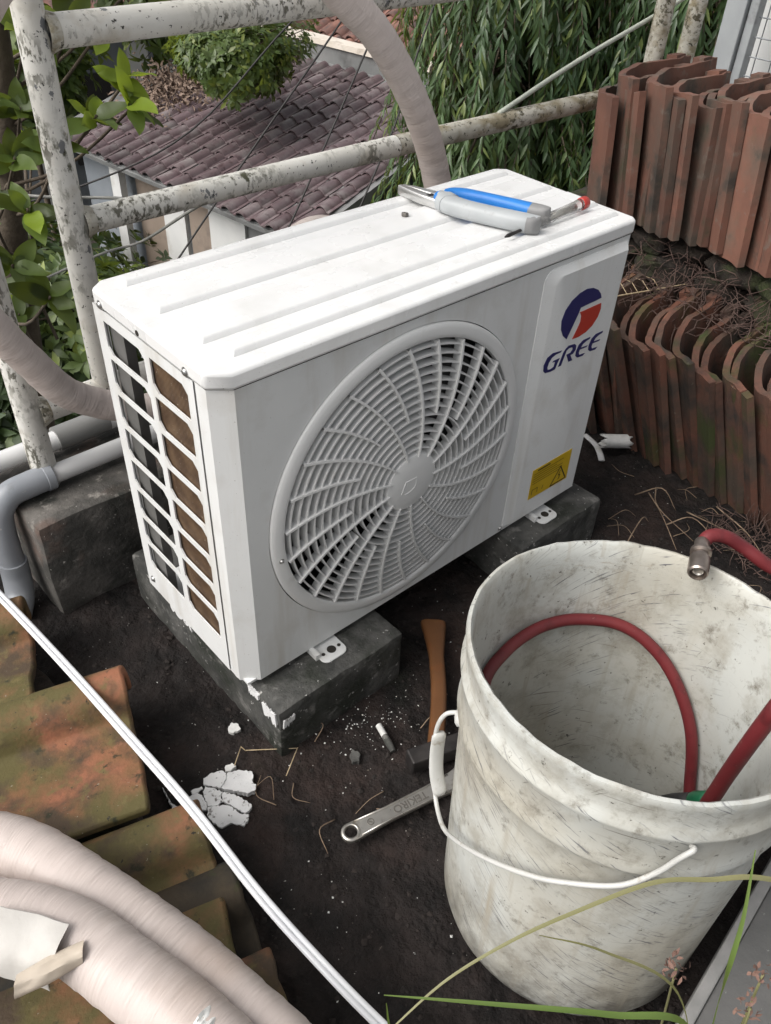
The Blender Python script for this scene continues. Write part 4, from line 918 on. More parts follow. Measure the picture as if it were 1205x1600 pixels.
def tiled_roof(par, o, e, u, pitch, a0, a1, s0, s1, wd, ex, mats, skip=None, lift=.028, tilt=.085, jit=.008):
    s_, nn = roof_frame(o, e, u, pitch)
    ms = [barrel_mesh('roof_tile', wd, ex*1.22, mats, wd*.21, seed=q) for q in range(3)]; c_ = 0
    rot = Matrix((( -e.x, s_.x, nn.x, 0), (-e.y, s_.y, nn.y, 0), (-e.z, s_.z, nn.z, 0), (0,0,0,1)))
    j = 0; s = s0
    while s < s1:
        a = a0
        while a < a1:
            if not (skip and skip(a, s)):
                p = o + e*(a+U(-jit,jit)) + s_*(s+U(-jit,jit)*1.5) + nn*(lift+U(-.004,.004))
                link('roof_tile', ms[c_ % 3], par, mw=Matrix.Translation(p) @ rot @ Matrix.Rotation(-tilt+U(-.02,.02), 4, 'X') @ Matrix.Rotation(U(-.025,.025), 4, 'Z')); c_ += 1
            a += wd
        s += ex
    return c_
PIT = R(15); s_, nn = roof_frame(E0, ee, eu, PIT)
hs = thing('house', 'single storey neighbour house with maroon glazed tile roof below the terrace', 'house', (5.0,6.5,-4.5))
def slab(name, o, e, s_, nn, a0, a1, s0, s1, th, mat, par):
    vs_ = [o+e*a+s_*s-nn*t for t in (0, th) for a, s in ((a0,s0),(a1,s0),(a1,s1),(a0,s1))]
    return MB().add(vs_, [(0,1,2,3),(7,6,5,4),(0,4,5,1),(1,5,6,2),(2,6,7,3),(3,7,4,0)]).build(name, mat, par)
rf = slab('roof', E0, ee, s_, nn, -.36, 3.6, .02, 2.63, .03, M['greycem'], hs)
def sk(a, s): return a > 3.35 or (a < -.2 and s > 2.2)
print('roof tiles', tiled_roof(rf, E0, ee, eu, PIT, -.25, 3.5, 0, 2.50, .2, .212, M['glaze'], sk))
slab('verge_board', E0-ee*.36, ee, s_, nn, -.05, -.002, -.02, 2.6, .10, M['greycem'], hs)
slab('eave_board', E0-s_*.0-nn*.012, ee, s_, nn, -.36, 3.6, -.005, .018, .045, M['greycem'], hs)
def wallbox(name, p, e, u, a0, a1, d0, d1, z0, z1, mat, par):
    vs_ = [p+e*a+u*d+Vector((0,0,z-p.z)) for z in (z0, z1) for a, d in ((a0,d0),(a1,d0),(a1,d1),(a0,d1))]
    return MB().add(vs_, [(3,2,1,0),(4,5,6,7),(0,1,5,4),(1,2,6,5),(2,3,7,6),(3,0,4,7)]).build(name, mat, par)
wallbox('wall', E0, ee, eu, -.22, 3.4, .30, 2.6, -4.6, -1.79, M['housegrey'], hs)
for a0, a1, d0, m_, nm in ((.40,.62,.285,'greycem','wall_panel'), (.62,1.16,.25,'housewhite','pilaster'), (1.19,1.52,.28,'housebrown','wall_panel'), (1.56,1.92,.25,'housewhite','pilaster'), (1.95,2.40,.28,'housebrown','wall_panel'), (2.42,2.58,.10,'housewhite','pilaster')):
    wallbox(nm, E0, ee, eu, a0, a1, d0, d0+.08 if d0 < .2 else .301, -4.6, -1.83, M[m_], hs)
top = E0 + s_*2.63
pw_ = wallbox('parapet', top, ee, eu, .30, 4.5, .0, .12, -4.6, top.z+.17, M['greycem'], hs)
wallbox('coping', top, ee, eu, .28, 4.55, -.03, .16, top.z+.17, top.z+.225, M['coping'], hs)
# house behind with faded tiles
h2 = thing('house', 'farther house with faded brown tile roof behind the cream coping', 'house', (8.5,6.5,-4.5))
o2 = top + eu*.35 + Vector((0,0,-.02)); P2 = R(24); s2, n2 = roof_frame(o2, ee, eu, P2)
r2 = slab('roof', o2, ee, s2, n2, -2.2, 4.0, 0, 4.2, .04, M['oldtile'], h2)
print('far tiles', tiled_roof(r2, o2, ee, eu, P2, -.9, 2.9, 0.02, 3.3, .205, .26, M['oldtile'], None, jit=.012))
wallbox('wall', o2, ee, eu, -2.0, 3.8, .25, 4.0, -4.6, o2.z-.02, M['housebrown'], h2)
# blue-grey house on the far left and a pale one on the far right
h3 = thing('house', 'blue grey painted house wall beyond the yard at the far left', 'house', (5.8,13.6,-4.6))
MB().box(4.2, 8.2, 13.0, 17.0, -4.7, -1.4).build('wall', M['housegrey'], h3)
for x0 in (4.6, 6.35): MB().box(x0, x0+.35, 12.9, 13.02, -4.7, -1.35).build('pilaster', M['housewhite'], h3)
MB().box(5.25, 6.0, 12.93, 13.02, -3.6, -2.3).build('window', M['dark'], h3)
MB().add([(3.9,12.6,-1.5),(8.5,12.6,-1.5),(8.5,15,-.5),(3.9,15,-.5),(3.9,12.6,-1.4),(8.5,12.6,-1.4),(8.5,15,-.4),(3.9,15,-.4)], [(3,2,1,0),(4,5,6,7),(0,1,5,4),(1,2,6,5),(2,3,7,6),(3,0,4,7)]).build('roof', M['oldtile'], h3)
h4 = thing('house', 'distant house with orange tile roof glimpsed past the right railing posts', 'house', (11,4.5,-4.5))
o4 = Vector((8.2,5.6,-1.6)); e4 = Vector((.55,-.835,0)); u4 = Vector((.835,.55,0)); s4, n4 = roof_frame(o4, e4, u4, R(28))
MB()
r4 = slab('roof', o4, e4, s4, n4, -1.5, 5, 0, 4.5, .05, M['terra'], h4)
print('far right tiles', tiled_roof(r4, o4, e4, u4, R(28), -.6, 2.6, .1, 3.0, .22, .3, M['terra'], jit=.015))
wallbox('wall', o4, e4, u4, -1.3, 4.8, .3, 4, -4.7, -1.65, M['housewhite'], h4)

# grey mesh gate at the upper right
mg = thing('mesh_panel', 'grey steel frame with wire mesh above the upper tile row', 'mesh panel', (2.2,.4,0))
MB().box(2.18, 2.25, .655, .718, -.05, 1.5).build('frame', M['framegrey'], mg, bevel=.003)
MB().box(2.195, 2.235, .625, .652, -.05, 1.5).build('frame', M['framegrey'], mg, bevel=.003)
MB().box(2.18, 2.25, -.9, .622, 1.40, 1.46).build('frame', M['framegrey'], mg, bevel=.003)
for i in range(30): MB().tube([(2.214, .60-i*.05, 0), (2.214, .60-i*.05, 1.4)], .0018, 6).build('mesh_wire', M['wire'], mg)
for i in range(24): MB().tube([(2.211, .622, .1+i*.05), (2.211, -.9, .1+i*.05)], .0018, 6).build('mesh_wire', M['wire'], mg)
wp = MB().box(2.42, 2.50, -1.2, .745, -.03, 1.5).build('white_wall', M['housewhite'], None); tag(wp, 'pale rendered wall behind the wire mesh', 'wall')

# ================================================================== WIRES
GW = 'thin cables hanging behind the railing'
for pts, r_, m_, lab in (
    ([(2.6,2.4,.85),(2.0101,2.5598,.4107),(1.4904,2.6071,.0348),(1.05,2.79,-.16),(.6,3.1,-.30)], .0042, 'blackcable', 'thin dark cable slanting across the bush and the left end of the maroon roof'),
    ([(2.7,2.5,.87),(2.1714,2.4244,.4252),(1.5444,2.39,-.1056),(1.0,2.4,-.62)], .0042, 'blackcable', 'thin dark cable slanting across the middle of the maroon roof'),
    ([(2.7,2.5,.88),(2.3115,2.3359,.4625),(2.1773,2.2897,.3161),(1.8575,2.1934,-.0213),(1.6619,2.1356,-.2267),(1.3,2.05,-.6)], .0042, 'blackcable', 'thin dark cable crossing the right half of the maroon roof'),
    ([(2.72,2.28,.78),(2.3777,2.1597,.3666),(2.1936,2.0729,.1458),(2.1018,2.0364,.0415),(1.8987,1.9734,-.1743),(1.6,1.88,-.5)], .0042, 'blackcable', 'thin dark cable nearest the arching wrapped pipe'),
    ([(.10,2.30,.22),(.4447,1.955,.1812),(.5541,1.8449,.1756),(.6834,1.7289,.1811),(.52,1.15,.38),(.315,.545,.604)], .005, 'greycable', 'grey cable running level behind the left post'),
    ([(.30,1.78,-.06),(.5826,1.665,.0464),(.7012,1.5972,.084),(.56,1.05,.37),(.33,.545,.604)], .004, 'greycable', 'thin grey cable sagging below the mid rail')):
    tag(MB().tube(crom(pts, 6), r_, 8).build('overhead_cable', M[m_], smooth=True), lab, 'cable', GW)

# ================================================================== VEGETATION
def leaf_geo(L, w, fold=.25, droop=.25, wide=.38):
    """leaf along +Y, face +Z"""
    z = lambda t: -droop*L*t*t
    a, b = wide, .72
    return [(0,0,0), (-w,a*L,z(a)+w*fold), (0,a*L,z(a)), (w,a*L,z(a)+w*fold), (-w*.72,b*L,z(b)+w*fold*.7), (0,b*L,z(b)), (w*.72,b*L,z(b)+w*fold*.7), (0,L,z(1))], \
           [(0,2,1),(0,3,2),(1,2,5,4),(2,3,6,5),(4,5,7),(5,6,7)]
def put_leaf(mb, p, d, up, L, w, fold=.25, droop=.25, wide=.38):
    d = d.normalized(); s_ = d.cross(up)
    if s_.length < 1e-3: s_ = d.cross(Vector((1,0,0)))
    s_.normalize(); u = s_.cross(d)
    vs_, fs = leaf_geo(L, w, fold, droop, wide)
    mb.add([p + s_*x + d*y + u*z for x, y, z in vs_], fs)
def rdir(): 
    while True:
        v = Vector((U(-1,1), U(-1,1), U(-1,1)))
        if .1 < v.length < 1: return v.normalized()
def mast_tree(label, base, h0, h1, rad_, ntw, mat, seed, name='mast_tree', wl=1.0):
    random.seed(seed); t = thing(name, label, 'tree', base, 'trees beyond the railing'); bx, by, bz = base
    tk = [(bx+.04*math.sin(z), by+.04*math.cos(z*1.3), z) for z in [bz+(h1-bz)*i/8 for i in range(9)]]
    MB().tube(tk, [.10-.008*i for i in range(9)], 10).build('trunk', M['bark'], t, smooth=True)
    mb = MB(); br = MB()
    for i in range(ntw):
        ph = U(0, 2*math.pi); z = U(h0, h1); f = min(1, (h1+.25-z)/.9); r0 = rad_*f*math.sqrt(U(.10,1))*.85
        o_ = Vector((math.cos(ph), math.sin(ph), 0)); p = Vector((bx, by, z)) + o_*r0
        ln = U(.32,.62); tw = o_*U(.10,.45) + Vector((U(-.25,.25), U(-.25,.25), -1)); tw.normalize()
        if random.random() < .3: br.tube([Vector((bx,by,z+.25)), Vector((bx,by,z+.2))+o_*r0*.6, p], [.012,.008,.004], 5)
        br.tube([p, p+tw*ln*.5+o_*.02, p+tw*ln], [.004,.003,.0015], 4)
        sd_ = tw.cross(o_).normalized(); nl = int(ln/.019)
        for j in range(nl):
            q = p + tw*ln*(j+.5)/nl + o_*.02; sg = 1 if j % 2 else -1
            d = tw*U(.6,1.2) + sd_*sg*U(.15,.75) + o_*U(-.1,.45) + Vector((0,0,-.2)) + rdir()*.28
            put_leaf(mb, q, d, o_+Vector((0,0,U(.1,.9)))+rdir()*.55, U(.055,.125)*wl, U(.006,.0115)*wl, .35, U(.05,.6), .34)
    for i in range(int(ntw*.14)):   # dense inner leaves that close the crown
        ph = U(0, 2*math.pi); z = U(h0-.3, h1-.5); o_ = Vector((math.cos(ph), math.sin(ph), 0))
        for j in range(9): put_leaf(mb, Vector((bx,by,z)) + o_*rad_*U(.05,.5) + rdir()*.15, o_*U(0,1)+Vector((U(-.4,.4),U(-.4,.4),-1)), o_, U(.14,.2), .022)
    br.build('branches', M['bark'], t, smooth=True)
    c = mb.build('crown', mat, t, smooth=True, fix=False); c['kind'] = 'stuff'; return t
mast_tree('tall mast tree with dense drooping dark leaves filling the gap beside the wrapped pipe', (3.55,2.62,-4.55), -2.0, 1.35, .66, 1150, M['leafmast'], 31)
mast_tree('mast tree with drooping dark leaves standing directly behind the upper tile row', (4.15,2.05,-4.55), -2.0, 1.3, .62, 950, M['leafmast'], 32)
mast_tree('thin yellow green leaved tree behind the mast trees at the top', (5.0,3.3,-4.55), -2.0, .9, .75, 330, M['leafyel'], 33, 'leafy_tree', 1.1)
mast_tree('dark leaved tree filling the background far behind the mast trees', (6.3,3.9,-4.55), -3.0, .8, 1.1, 420, M['leafmast'], 34, 'leafy_tree', 1.6)
mast_tree('small yellow leaved tree beside the grey mesh frame', (4.9,2.0,-4.55), -1.6, .75, .40, 150, M['leafyel'], 35, 'leafy_tree', 1.0)

def bush(name, label, base, ctr, rad_, nros, mat, L, seed, squash=(1,1,.8), cat='bush', group=None, shell=.45, nl=8):
    random.seed(seed); t = thing(name, label, cat, base, group); ctr = Vector(ctr); mb = MB(); br = MB()
    b0 = Vector(base); br.tube(crom([b0, Vector((b0.x, b0.y, b0.z+(ctr.z-b0.z)*.8)), b0.lerp(ctr,.6)+Vector((0,0,(ctr.z-b0.z)*.36)), ctr], 5), [.05*(1-.045*i) for i in range(16)], 8)
    lumps = [(rdir(), U(.15,.55)) for _ in range(9)]
    for i in range(nros):
        d = rdir(); k_ = U(shell,1)**.7
        rr_ = rad_*(.68 + sum(w_*max(0, d.dot(l))**6 for l, w_ in lumps))*k_
        p = ctr + Vector((d.x*squash[0], d.y*squash[1], d.z*squash[2]))*rr_
        ax = (d + Vector((0,0,.55)) + rdir()*.35).normalized(); s1 = ax.cross(rdir()).normalized(); s2_ = ax.cross(s1)
        if i % 6 == 0: br.tube([ctr+ (p-ctr)*.15, ctr.lerp(p,.6)+rdir()*.04, p], [.014,.008,.003], 5)
        for j in range(nl):
            q = 2*math.pi*j/nl + U(-.3,.3); dd = s1*math.cos(q) + s2_*math.sin(q) + ax*U(.15,.9)
            put_leaf(mb, p+rdir()*.012, dd, ax, L*U(.7,1.15), L*U(.17,.23), .2, U(.1,.4), .5)
    br.build('branches', M['bark'], t, smooth=True)
    c = mb.build('crown', mat, t, smooth=True, fix=False); c['kind'] = 'stuff'; return t
bush('mango_tree', 'dense rounded green tree crown overhanging the upper left of the maroon roof', (5.2,9.2,-4.55), (4.34,6.72,-.72), .72, 1100, M['leafbush'], .085, 41, (1.0,1.0,.46), 'tree')
GB = 'dark shrubs in the yard'
bush('yard_shrub', 'dark shrub at the far left below the railing', (1.6,5.2,-4.55), (1.1,4.3,-1.9), .85, 420, M['leafdark'], .15, 42, (1,1,.8), 'shrub', GB)
bush('yard_shrub', 'dark shrub behind the left post at the yard edge', (2.6,8.5,-4.55), (2.3,7.6,-2.9), 1.1, 380, M['leafdark'], .17, 43, (1,1,.8), 'shrub', GB)
bush('yard_shrub', 'dim shrub at the top left in front of the blue grey wall', (4.1,11.6,-4.55), (3.6,10.4,-1.6), 1.3, 420, M['leafbush'], .2, 44, (1,1,.9), 'shrub', GB)
bush('yard_shrub', 'dim tree crown along the top edge behind the top rail', (6.4,10.6,-4.55), (5.7,9.6,-.75), 1.15, 420, M['leafbush'], .2, 45, (1.3,1,.7), 'shrub', GB)
bush('yard_shrub', 'pale ferny shrub low beside the left post', (1.7,4.6,-4.55), (1.42,4.15,-1.35), .42, 200, M['leafbush'], .11, 46, (1,1,.8), 'shrub', GB)

# near broad-leaved tree on the left: every leaf is a part
random.seed(77)
nt_ = thing('broadleaf_tree', 'broad leaved tree with glossy yellow green leaves behind the left posts', 'tree', (.25,2.2,-4.55))
MB().tube(crom([(.25,2.2,-4.6),(.30,2.1,-2.5),(.36,2.0,-.9),(.40,1.85,.0),(.45,1.7,.6),(.5,1.7,1.3)], 6), [.09-.0024*i for i in range(31)], 10).build('trunk', M['bark'], nt_, smooth=True)
lm = []
for q, (L, wd) in enumerate(((.085,.021),(.10,.024),(.072,.020))):
    vs_, fs = [], []
    nn_ = 7
    for i in range(nn_+1):
        t = i/nn_; w2_ = wd*math.sin(math.pi*min(1, t**.85*.98+.01))**.75 if 0 < i < nn_ else .0008
        for sx_ in (-1, 0, 1): vs_.append((sx_*w2_, L*t, -.22*L*t*t*(q+1)*.5 + (abs(sx_)*w2_*.30) + .003*math.sin(9*t+sx_)))
    fs = [(i*3+k_, i*3+k_+1, (i+1)*3+k_+1, (i+1)*3+k_) for i in range(nn_) for k_ in (0,1)]
    lm.append([MB().add(vs_, fs).mesh('leaf', M[m_], True, False) for m_ in ('leafbig','leaflight')])
clusters = [((.61,1.37,.575),1,6),((.60,1.33,.53),.6,7),((.52,1.38,.50),.2,8),((.48,1.58,.65),.3,8),((.55,1.50,.67),.35,8),((.39,1.49,.51),.1,8),((.33,1.44,.42),.1,8),((.31,1.36,.33),.1,7),((.23,1.31,.23),.1,7),
            ((.44,1.42,.44),.1,5),((.60,1.46,.66),.5,6),((.72,1.50,.74),.3,6),((.61,1.55,.74),.5,7),((.27,1.25,.16),.15,6),((.67,2.24,.45),.2,8),((.61,2.07,.25),.2,8),((.46,1.94,.02),.2,8),((.30,1.75,.05),.1,8),((.35,1.6,.62),.2,7),((.30,1.50,.55),.1,7),((.25,1.45,.33),.1,7),((.20,1.40,.12),.2,7),((.33,1.7,-.10),.3,8),((.85,1.75,.80),.4,7),((.50,1.9,.55),.2,8),((.42,1.75,.35),.1,8),((.15,1.3,.30),.1,7)]
twg = MB()
for c_, light, nl in clusters:
    c_ = Vector(c_); anchor = Vector((.40+.1*U(-1,1), 1.85, c_.z-.30)); ax = (c_-anchor).normalized()*.6 + Vector((0,-.25,.5)); ax.normalize()
    twg.tube(crom([anchor, anchor.lerp(c_,.55)+Vector((0,0,-.05)), c_, c_+ax*.03], 4), [.006-.0003*i for i in range(13)], 6)
    s1 = ax.cross(rdir()).normalized(); s2_ = ax.cross(s1)
    for j in range(nl):
        q = 2*math.pi*j/nl*1.618*2 + U(-.3,.3); el_ = U(.1,1.3); d = (s1*math.cos(q)+s2_*math.sin(q))*math.cos(el_*.8) + ax*math.sin(el_*.8); d.normalize()
        sx_ = d.cross(ax+rdir()*.4).normalized(); uz = sx_.cross(d); p = c_ + ax*.02*j/nl + rdir()*.006; sc = U(.8,1.15)
        mw = Matrix(((sx_.x,d.x,uz.x,p.x),(sx_.y,d.y,uz.y,p.y),(sx_.z,d.z,uz.z,p.z),(0,0,0,1))) @ Matrix.Scale(sc, 4)
        link('leaf', lm[j % 3][1 if random.random() < light*.75 else 0], nt_, mw=mw)
twg.build('branches', M['bark'], nt_, smooth=True)

# fallen leaves on the roof
random.seed(55); mb = MB(); s_, nn = roof_frame(E0, ee, eu, PIT)
for i in range(1500):
    a = random.gauss(2.95,.28); s = random.gauss(1.35,.25); 
    p = E0 + ee*a + s_*s + nn*(U(.05,.10))
    put_leaf(mb, p, rdir()+eu*.2, nn+rdir()*.9, U(.04,.09), U(.010,.020), .4, .3, .45)
o = mb.build('fallen_leaves', M['deadleaf'], smooth=True, fix=False); o['kind'] = 'stuff'; o['label'] = 'pile of dry fallen leaves on the maroon roof under the tree'

# ================================================================== SMALL THINGS ON THE GROUND
random.seed(99)
def zg(x, y): return gz(x, y)
pp_ = thing('plaster_flake', 'cracked white plaster flake broken into pieces on the soil', 'plaster flake', (-.09,-.06,0))
shards = [[(-.1007,-.0175),(-.0891,-.0167),(-.0733,-.0229),(-.0704,-.0324),(-.0771,-.0409),(-.0901,-.0466),(-.1057,-.0255)],
 [(-.0686,-.0322),(-.0505,-.0402),(-.0383,-.0541),(-.0477,-.0691),(-.046,-.0757),(-.0538,-.0829),(-.0645,-.0798),(-.0892,-.0474),(-.0764,-.0415)],
 [(-.1129,-.0349),(-.1053,-.0293),(-.0905,-.0538),(-.0975,-.0581),(-.0991,-.0669),(-.1079,-.0678),(-.12,-.0592),(-.1158,-.046)],
 [(-.095,-.0585),(-.0895,-.0564),(-.0769,-.0754),(-.0699,-.0981),(-.0744,-.1026),(-.0849,-.1037),(-.0926,-.0823),(-.098,-.0695)],
 [(-.1217,-.0628),(-.1033,-.0734),(-.0958,-.083),(-.0916,-.1014),(-.0819,-.1095),(-.0877,-.116),(-.0985,-.1198),(-.1096,-.1039),(-.1232,-.1021),(-.1287,-.0878),(-.1286,-.075)],
 [(-.1345,-.0303),(-.1209,-.0323),(-.1173,-.0397),(-.1185,-.0538),(-.1252,-.0631),(-.1324,-.0554),(-.1385,-.0436)],
 [(-.126,-.0222),(-.1098,-.0255),(-.1101,-.0304),(-.1199,-.0307),(-.1275,-.0277)], [(-.1552,.0092),(-.1575,-.0176),(-.1504,-.0501),(-.1676,-.0437),(-.161,-.028)]]
def shard(poly, z0, z1, name, mat, par=None):
    # rough outline: insert jittered points
    q = []
    for i in range(len(poly)):
        a, b = Vector(poly[i]), Vector(poly[(i+1) % len(poly)]); q.append(a)
        L_ = (b-a).length; k_ = max(1, int(L_/.0028)); d = Vector((-(b-a).y, (b-a).x))
        for j in range(1, k_): q.append(a.lerp(b, j/k_) + d.normalized()*U(-.0013,.0013))
    tx, ty = U(-.03,.03), U(-.03,.03); cx_ = sum(p.x for p in q)/len(q); cy_ = sum(p.y for p in q)/len(q)
    return MB().prism([(p.x, p.y) for p in q], lambda u, v: (u, v, z0), lambda u, v: (cx_+(u-cx_)*1.02, cy_+(v-cy_)*1.02, z1+(u-cx_)*tx+(v-cy_)*ty)).build(name, mat, par)
for sh in shards:
    zz = max(zg(p[0], p[1]) for p in sh); shard(sh, zz-.008, zz+U(.0015,.004), 'shard', M['plaster'], pp_)
for nm, sh, lab in (('plaster_chip', [(-.0633,-.0206),(-.0536,-.0233),(-.0521,-.0318),(-.0631,-.0333),(-.0694,-.029)], 'small rounded white chip on the edge of the cracked plaster'),
                    ('plaster_chip', [(-.0224,.033),(-.0144,.0361),(-.0083,.0271),(-.0105,.0172),(-.0232,.0183),(-.0273,.0255)], 'white plaster chip lying alone by the near block corner'),
                    ('plaster_chip', [(.094,-.128),(.104,-.122),(.108,-.136),(.098,-.146),(.090,-.140)], 'dull grey chip between the near block and the wrench')):
    zz = max(zg(p[0], p[1]) for p in sh); o = shard(sh, zz-.008, zz+.006, nm, M['chip'] if 'dull' not in lab else M['concrete']); tag(o, lab, 'plaster chip', 'plaster chips on the soil')
# thin white tube, torn pipe scrap, curled strip
wt = thing('white_tube', 'short thin white plastic tube with dirty end beside the hammer head', 'tube', (.155,-.145,0))
zt_ = zg(.155,-.14)+.006
MB().tube([(.162,-.118,zt_),(.1565,-.139,zt_)], .0052, 12).build('tube', M['chip'], wt, smooth=40)
MB().tube([(.1565,-.139,zt_),(.153,-.152,zt_),(.149,-.168,zt_-.002)], [.0050,.0060,.0045], 12).build('dirty_end', M['concrete'], wt, smooth=40)
tp = MB(); n = 18; a, b = Vector((1.058,.122,.022)), Vector((1.106,.082,.022)); dd = (b-a).normalized(); sd_ = Vector((-dd.y, dd.x, 0)); vs_ = []
for i in range(9):
    for k_ in range(n):
        q = 2*math.pi*k_/n; e_ = (.010*math.sin(k_*2.3+1) if i == 0 else (.006*math.sin(k_*1.7) if i == 8 else 0))
        vs_.append(a.lerp(b, i/8) + dd*e_ + (sd_*math.cos(q) + Vector((0,0,1))*math.sin(q))*(.016+.0012*math.sin(3*q)))
tp.add(vs_, [(i*n+k_, i*n+(k_+1) % n, (i+1)*n+(k_+1) % n, (i+1)*n+k_) for i in range(8) for k_ in range(n)])
o = tp.build('torn_pipe', M['chip'], smooth=True); sm = o.modifiers.new('wall', 'SOLIDIFY'); sm.thickness = .0015
tag(o, 'torn white pipe scrap on the soil at the foot of the lower tiles', 'pipe scrap')
o = MB().tube(crom([(1.058,.172,.012),(1.047,.133,.012),(1.028,.105,.012),(1.010,.085,.010)], 6), .0075, 10, flat=.35).build('curled_strip', M['pvcw'], smooth=True)
tag(o, 'curled white plastic strip behind the far bottom corner of the unit', 'strip')
# dark tool bag lump and grey cable behind the bucket
o = rough_box(MB(), .60, .80, -.53, -.38, -.02, .10, .014, .03, 4, .03).build('tool_bag', M['black'], smooth=40); tag(o, 'black bag lying behind the bucket at the right edge', 'bag')
o = MB().tube(crom([(.52,-.33,.10),(.58,-.36,.16),(.64,-.40,.155),(.72,-.46,.10)], 6), .008, 10).build('grey_tube', M['iron'], smooth=True); tag(o, 'dark grey tube under the red hose behind the bucket rim', 'tube')
o = MB().tube(crom([(.90,-.235,.02),(.885,-.245,.06),(.855,-.26,.085),(.82,-.28,.06),(.78,-.30,.01)], 6), .003, 8).build('blue_wire', M['bluewire'], smooth=True); tag(o, 'short light blue wire sticking up behind the bucket', 'wire')
# straws and twigs
def strand(name, pts, r0, mat, label, cat, group):
    P_ = crom([(x, y, zg(x, y)+z) for x, y, z in pts], 5); m = len(P_)
    o = MB().tube(P_, [max(.0004, r0*(1-.6*i/m)) for i in range(m)], 6).build(name, mat, smooth=True); tag(o, label, cat, group)
o = thing('dry_straw', 'bent dry straw forming an open angle in front of the near block', 'straw', (-.01,-.04,0))
for a, b in (((-.054,-.031),(-.029,-.011)), ((-.029,-.011),(-.026,-.021)), ((-.026,-.021),(.037,-.070)), ((.037,-.070),(-.005,-.097))):
    MB().tube([(a[0],a[1],zg(*a)+.012),(b[0],b[1],zg(*b)+.010)], .00085, 6).build('stalk', M['straw'], o, smooth=True)
GTW = 'dry twigs on the soil'
for pts in ([(.995,-.052,.02),(.953,-.113,.02),(.894,-.191,.01)], [(1.003,-.06,.03),(.953,-.102,.03),(.946,-.198,.01)], [(1.005,-.141,.02),(1.007,-.208,.02),(1.031,-.253,.01)], [(.797,-.126,.01),(.874,-.11,.05),(.899,-.115,.03)], [(1.05,-.179,.03),(1.029,-.265,.03),(.995,-.334,.02)],
            [(.98,-.03,.01),(.99,-.08,.05),(1.0,-.12,.01)], [(.93,-.14,.02),(.97,-.17,.04),(.98,-.23,.01)]):
    strand('dry_twig', pts, .0016, M['twig'], 'dry twig on the soil between the unit and the lower tiles', 'twig', GTW)
for i in range(34):
    if i < 22: x, y = U(.78,1.12), U(-.33,.05)
    else: x, y = U(-.05,.42), U(-.32,-.07)
    a = U(0,6.28); L_ = U(.02,.075); c_ = U(-.02,.02)
    strand('dry_twig', [(x,y,.003),(x+math.cos(a)*L_*.5-math.sin(a)*c_,y+math.sin(a)*L_*.5+math.cos(a)*c_,U(.006,.025)),(x+math.cos(a)*L_,y+math.sin(a)*L_,.003)], U(.0006,.0012), M['twig'],
           'dry twig on the soil between the unit and the lower tiles' if i < 22 else 'short dry twig on the soil in front of the unit', 'twig', GTW if i < 22 else 'short twigs in front of the unit')
# clods and gravel crumbs
_bm = bmesh.new(); bmesh.ops.create_icosphere(_bm, subdivisions=1, radius=1); _bm.verts.index_update()
ICO = [v.co.copy() for v in _bm.verts], [[v.index for v in f.verts] for f in _bm.faces]; _bm.free()
def crumb(mb, x, y, r_):
    if -.15 < x < -.03 and -.125 < y < .0: return
    z = zg(x, y)
    if r_ > .0028:
        mb.add([(x+v.x*r_*U(.55,1.45), y+v.y*r_*U(.55,1.45), z-r_*.1+v.z*r_*U(.4,.9)) for v in ICO[0]], ICO[1]); return
    vs_ = []
    for d in ((1,0,0),(-1,0,0),(0,1,0),(0,-1,0),(0,0,1),(0,0,-1)):
        k_ = r_*U(.6,1.25); vs_.append((x+d[0]*k_+U(-.2,.2)*r_, y+d[1]*k_+U(-.2,.2)*r_, z+r_*.3+d[2]*k_*.7))
    mb.add(vs_, [(0,2,4),(2,1,4),(1,3,4),(3,0,4),(2,0,5),(1,2,5),(3,1,5),(0,3,5)])
mb = MB()
for i in range(7500): crumb(mb, U(-.3,1.15), U(-.75,.41), .0008 + .0050*random.random()**4)
o = mb.build('soil_crumbs', M['clod'], fix=False); o['kind'] = 'stuff'; o['label'] = 'loose dark soil crumbs scattered over the terrace'
mb = MB()
for i in range(420):
    x, y = (random.gauss(.16,.06), random.gauss(-.105,.035)) if i < 170 else (U(-.2,1.1), U(-.5,.35))
    crumb(mb, x, y, .0006 + .0014*random.random()**2)
o = mb.build('plaster_crumbs', M['chip'], fix=False); o['kind'] = 'stuff'; o['label'] = 'tiny white plaster crumbs on the soil and by the block'
# rootlets over the lower tiles
mb = MB(); random.seed(14)
for i in range(900):
    x, y = U(1.20,1.46), U(-.38,.30); z = .285 + U(0,.05) + (U(0,.09) if x > 1.27 else 0); p = Vector((x, y, z)); d = Vector((U(-1,1), U(-1,1), U(-.2,.6))).normalized(); P_ = [p]
    for j in range(4): d = (d + rdir()*.7).normalized(); p = p + d*U(.012,.03); P_.append(p.copy())
    mb.tube(P_, [.0013,.0011,.0009,.0007,.0004], 4)
o = mb.build('dead_rootlets', M['root'], smooth=True, fix=False); o['kind'] = 'stuff'; o['label'] = 'tangle of dead brown rootlets over the lower tile row'
mb = MB()
for i in range(160):
    x, y = U(.95,1.10), U(-.45,-.20); p = Vector((x, y, zg(x,y)+.01)); d = Vector((U(-1,1), U(-1,1), U(0,.6))).normalized(); P_ = [p]
    for j in range(4): d = (d + rdir()*.6).normalized(); p = p + d*U(.01,.025); p.z = max(p.z, .004); P_.append(p.copy())
    mb.tube(P_, [.0012,.0011,.0009,.0007,.0004], 4)
o = mb.build('dead_rootlets', M['root'], smooth=True, fix=False); o['kind'] = 'stuff'; o['label'] = 'dead brown rootlets at the foot of the lower tile row'
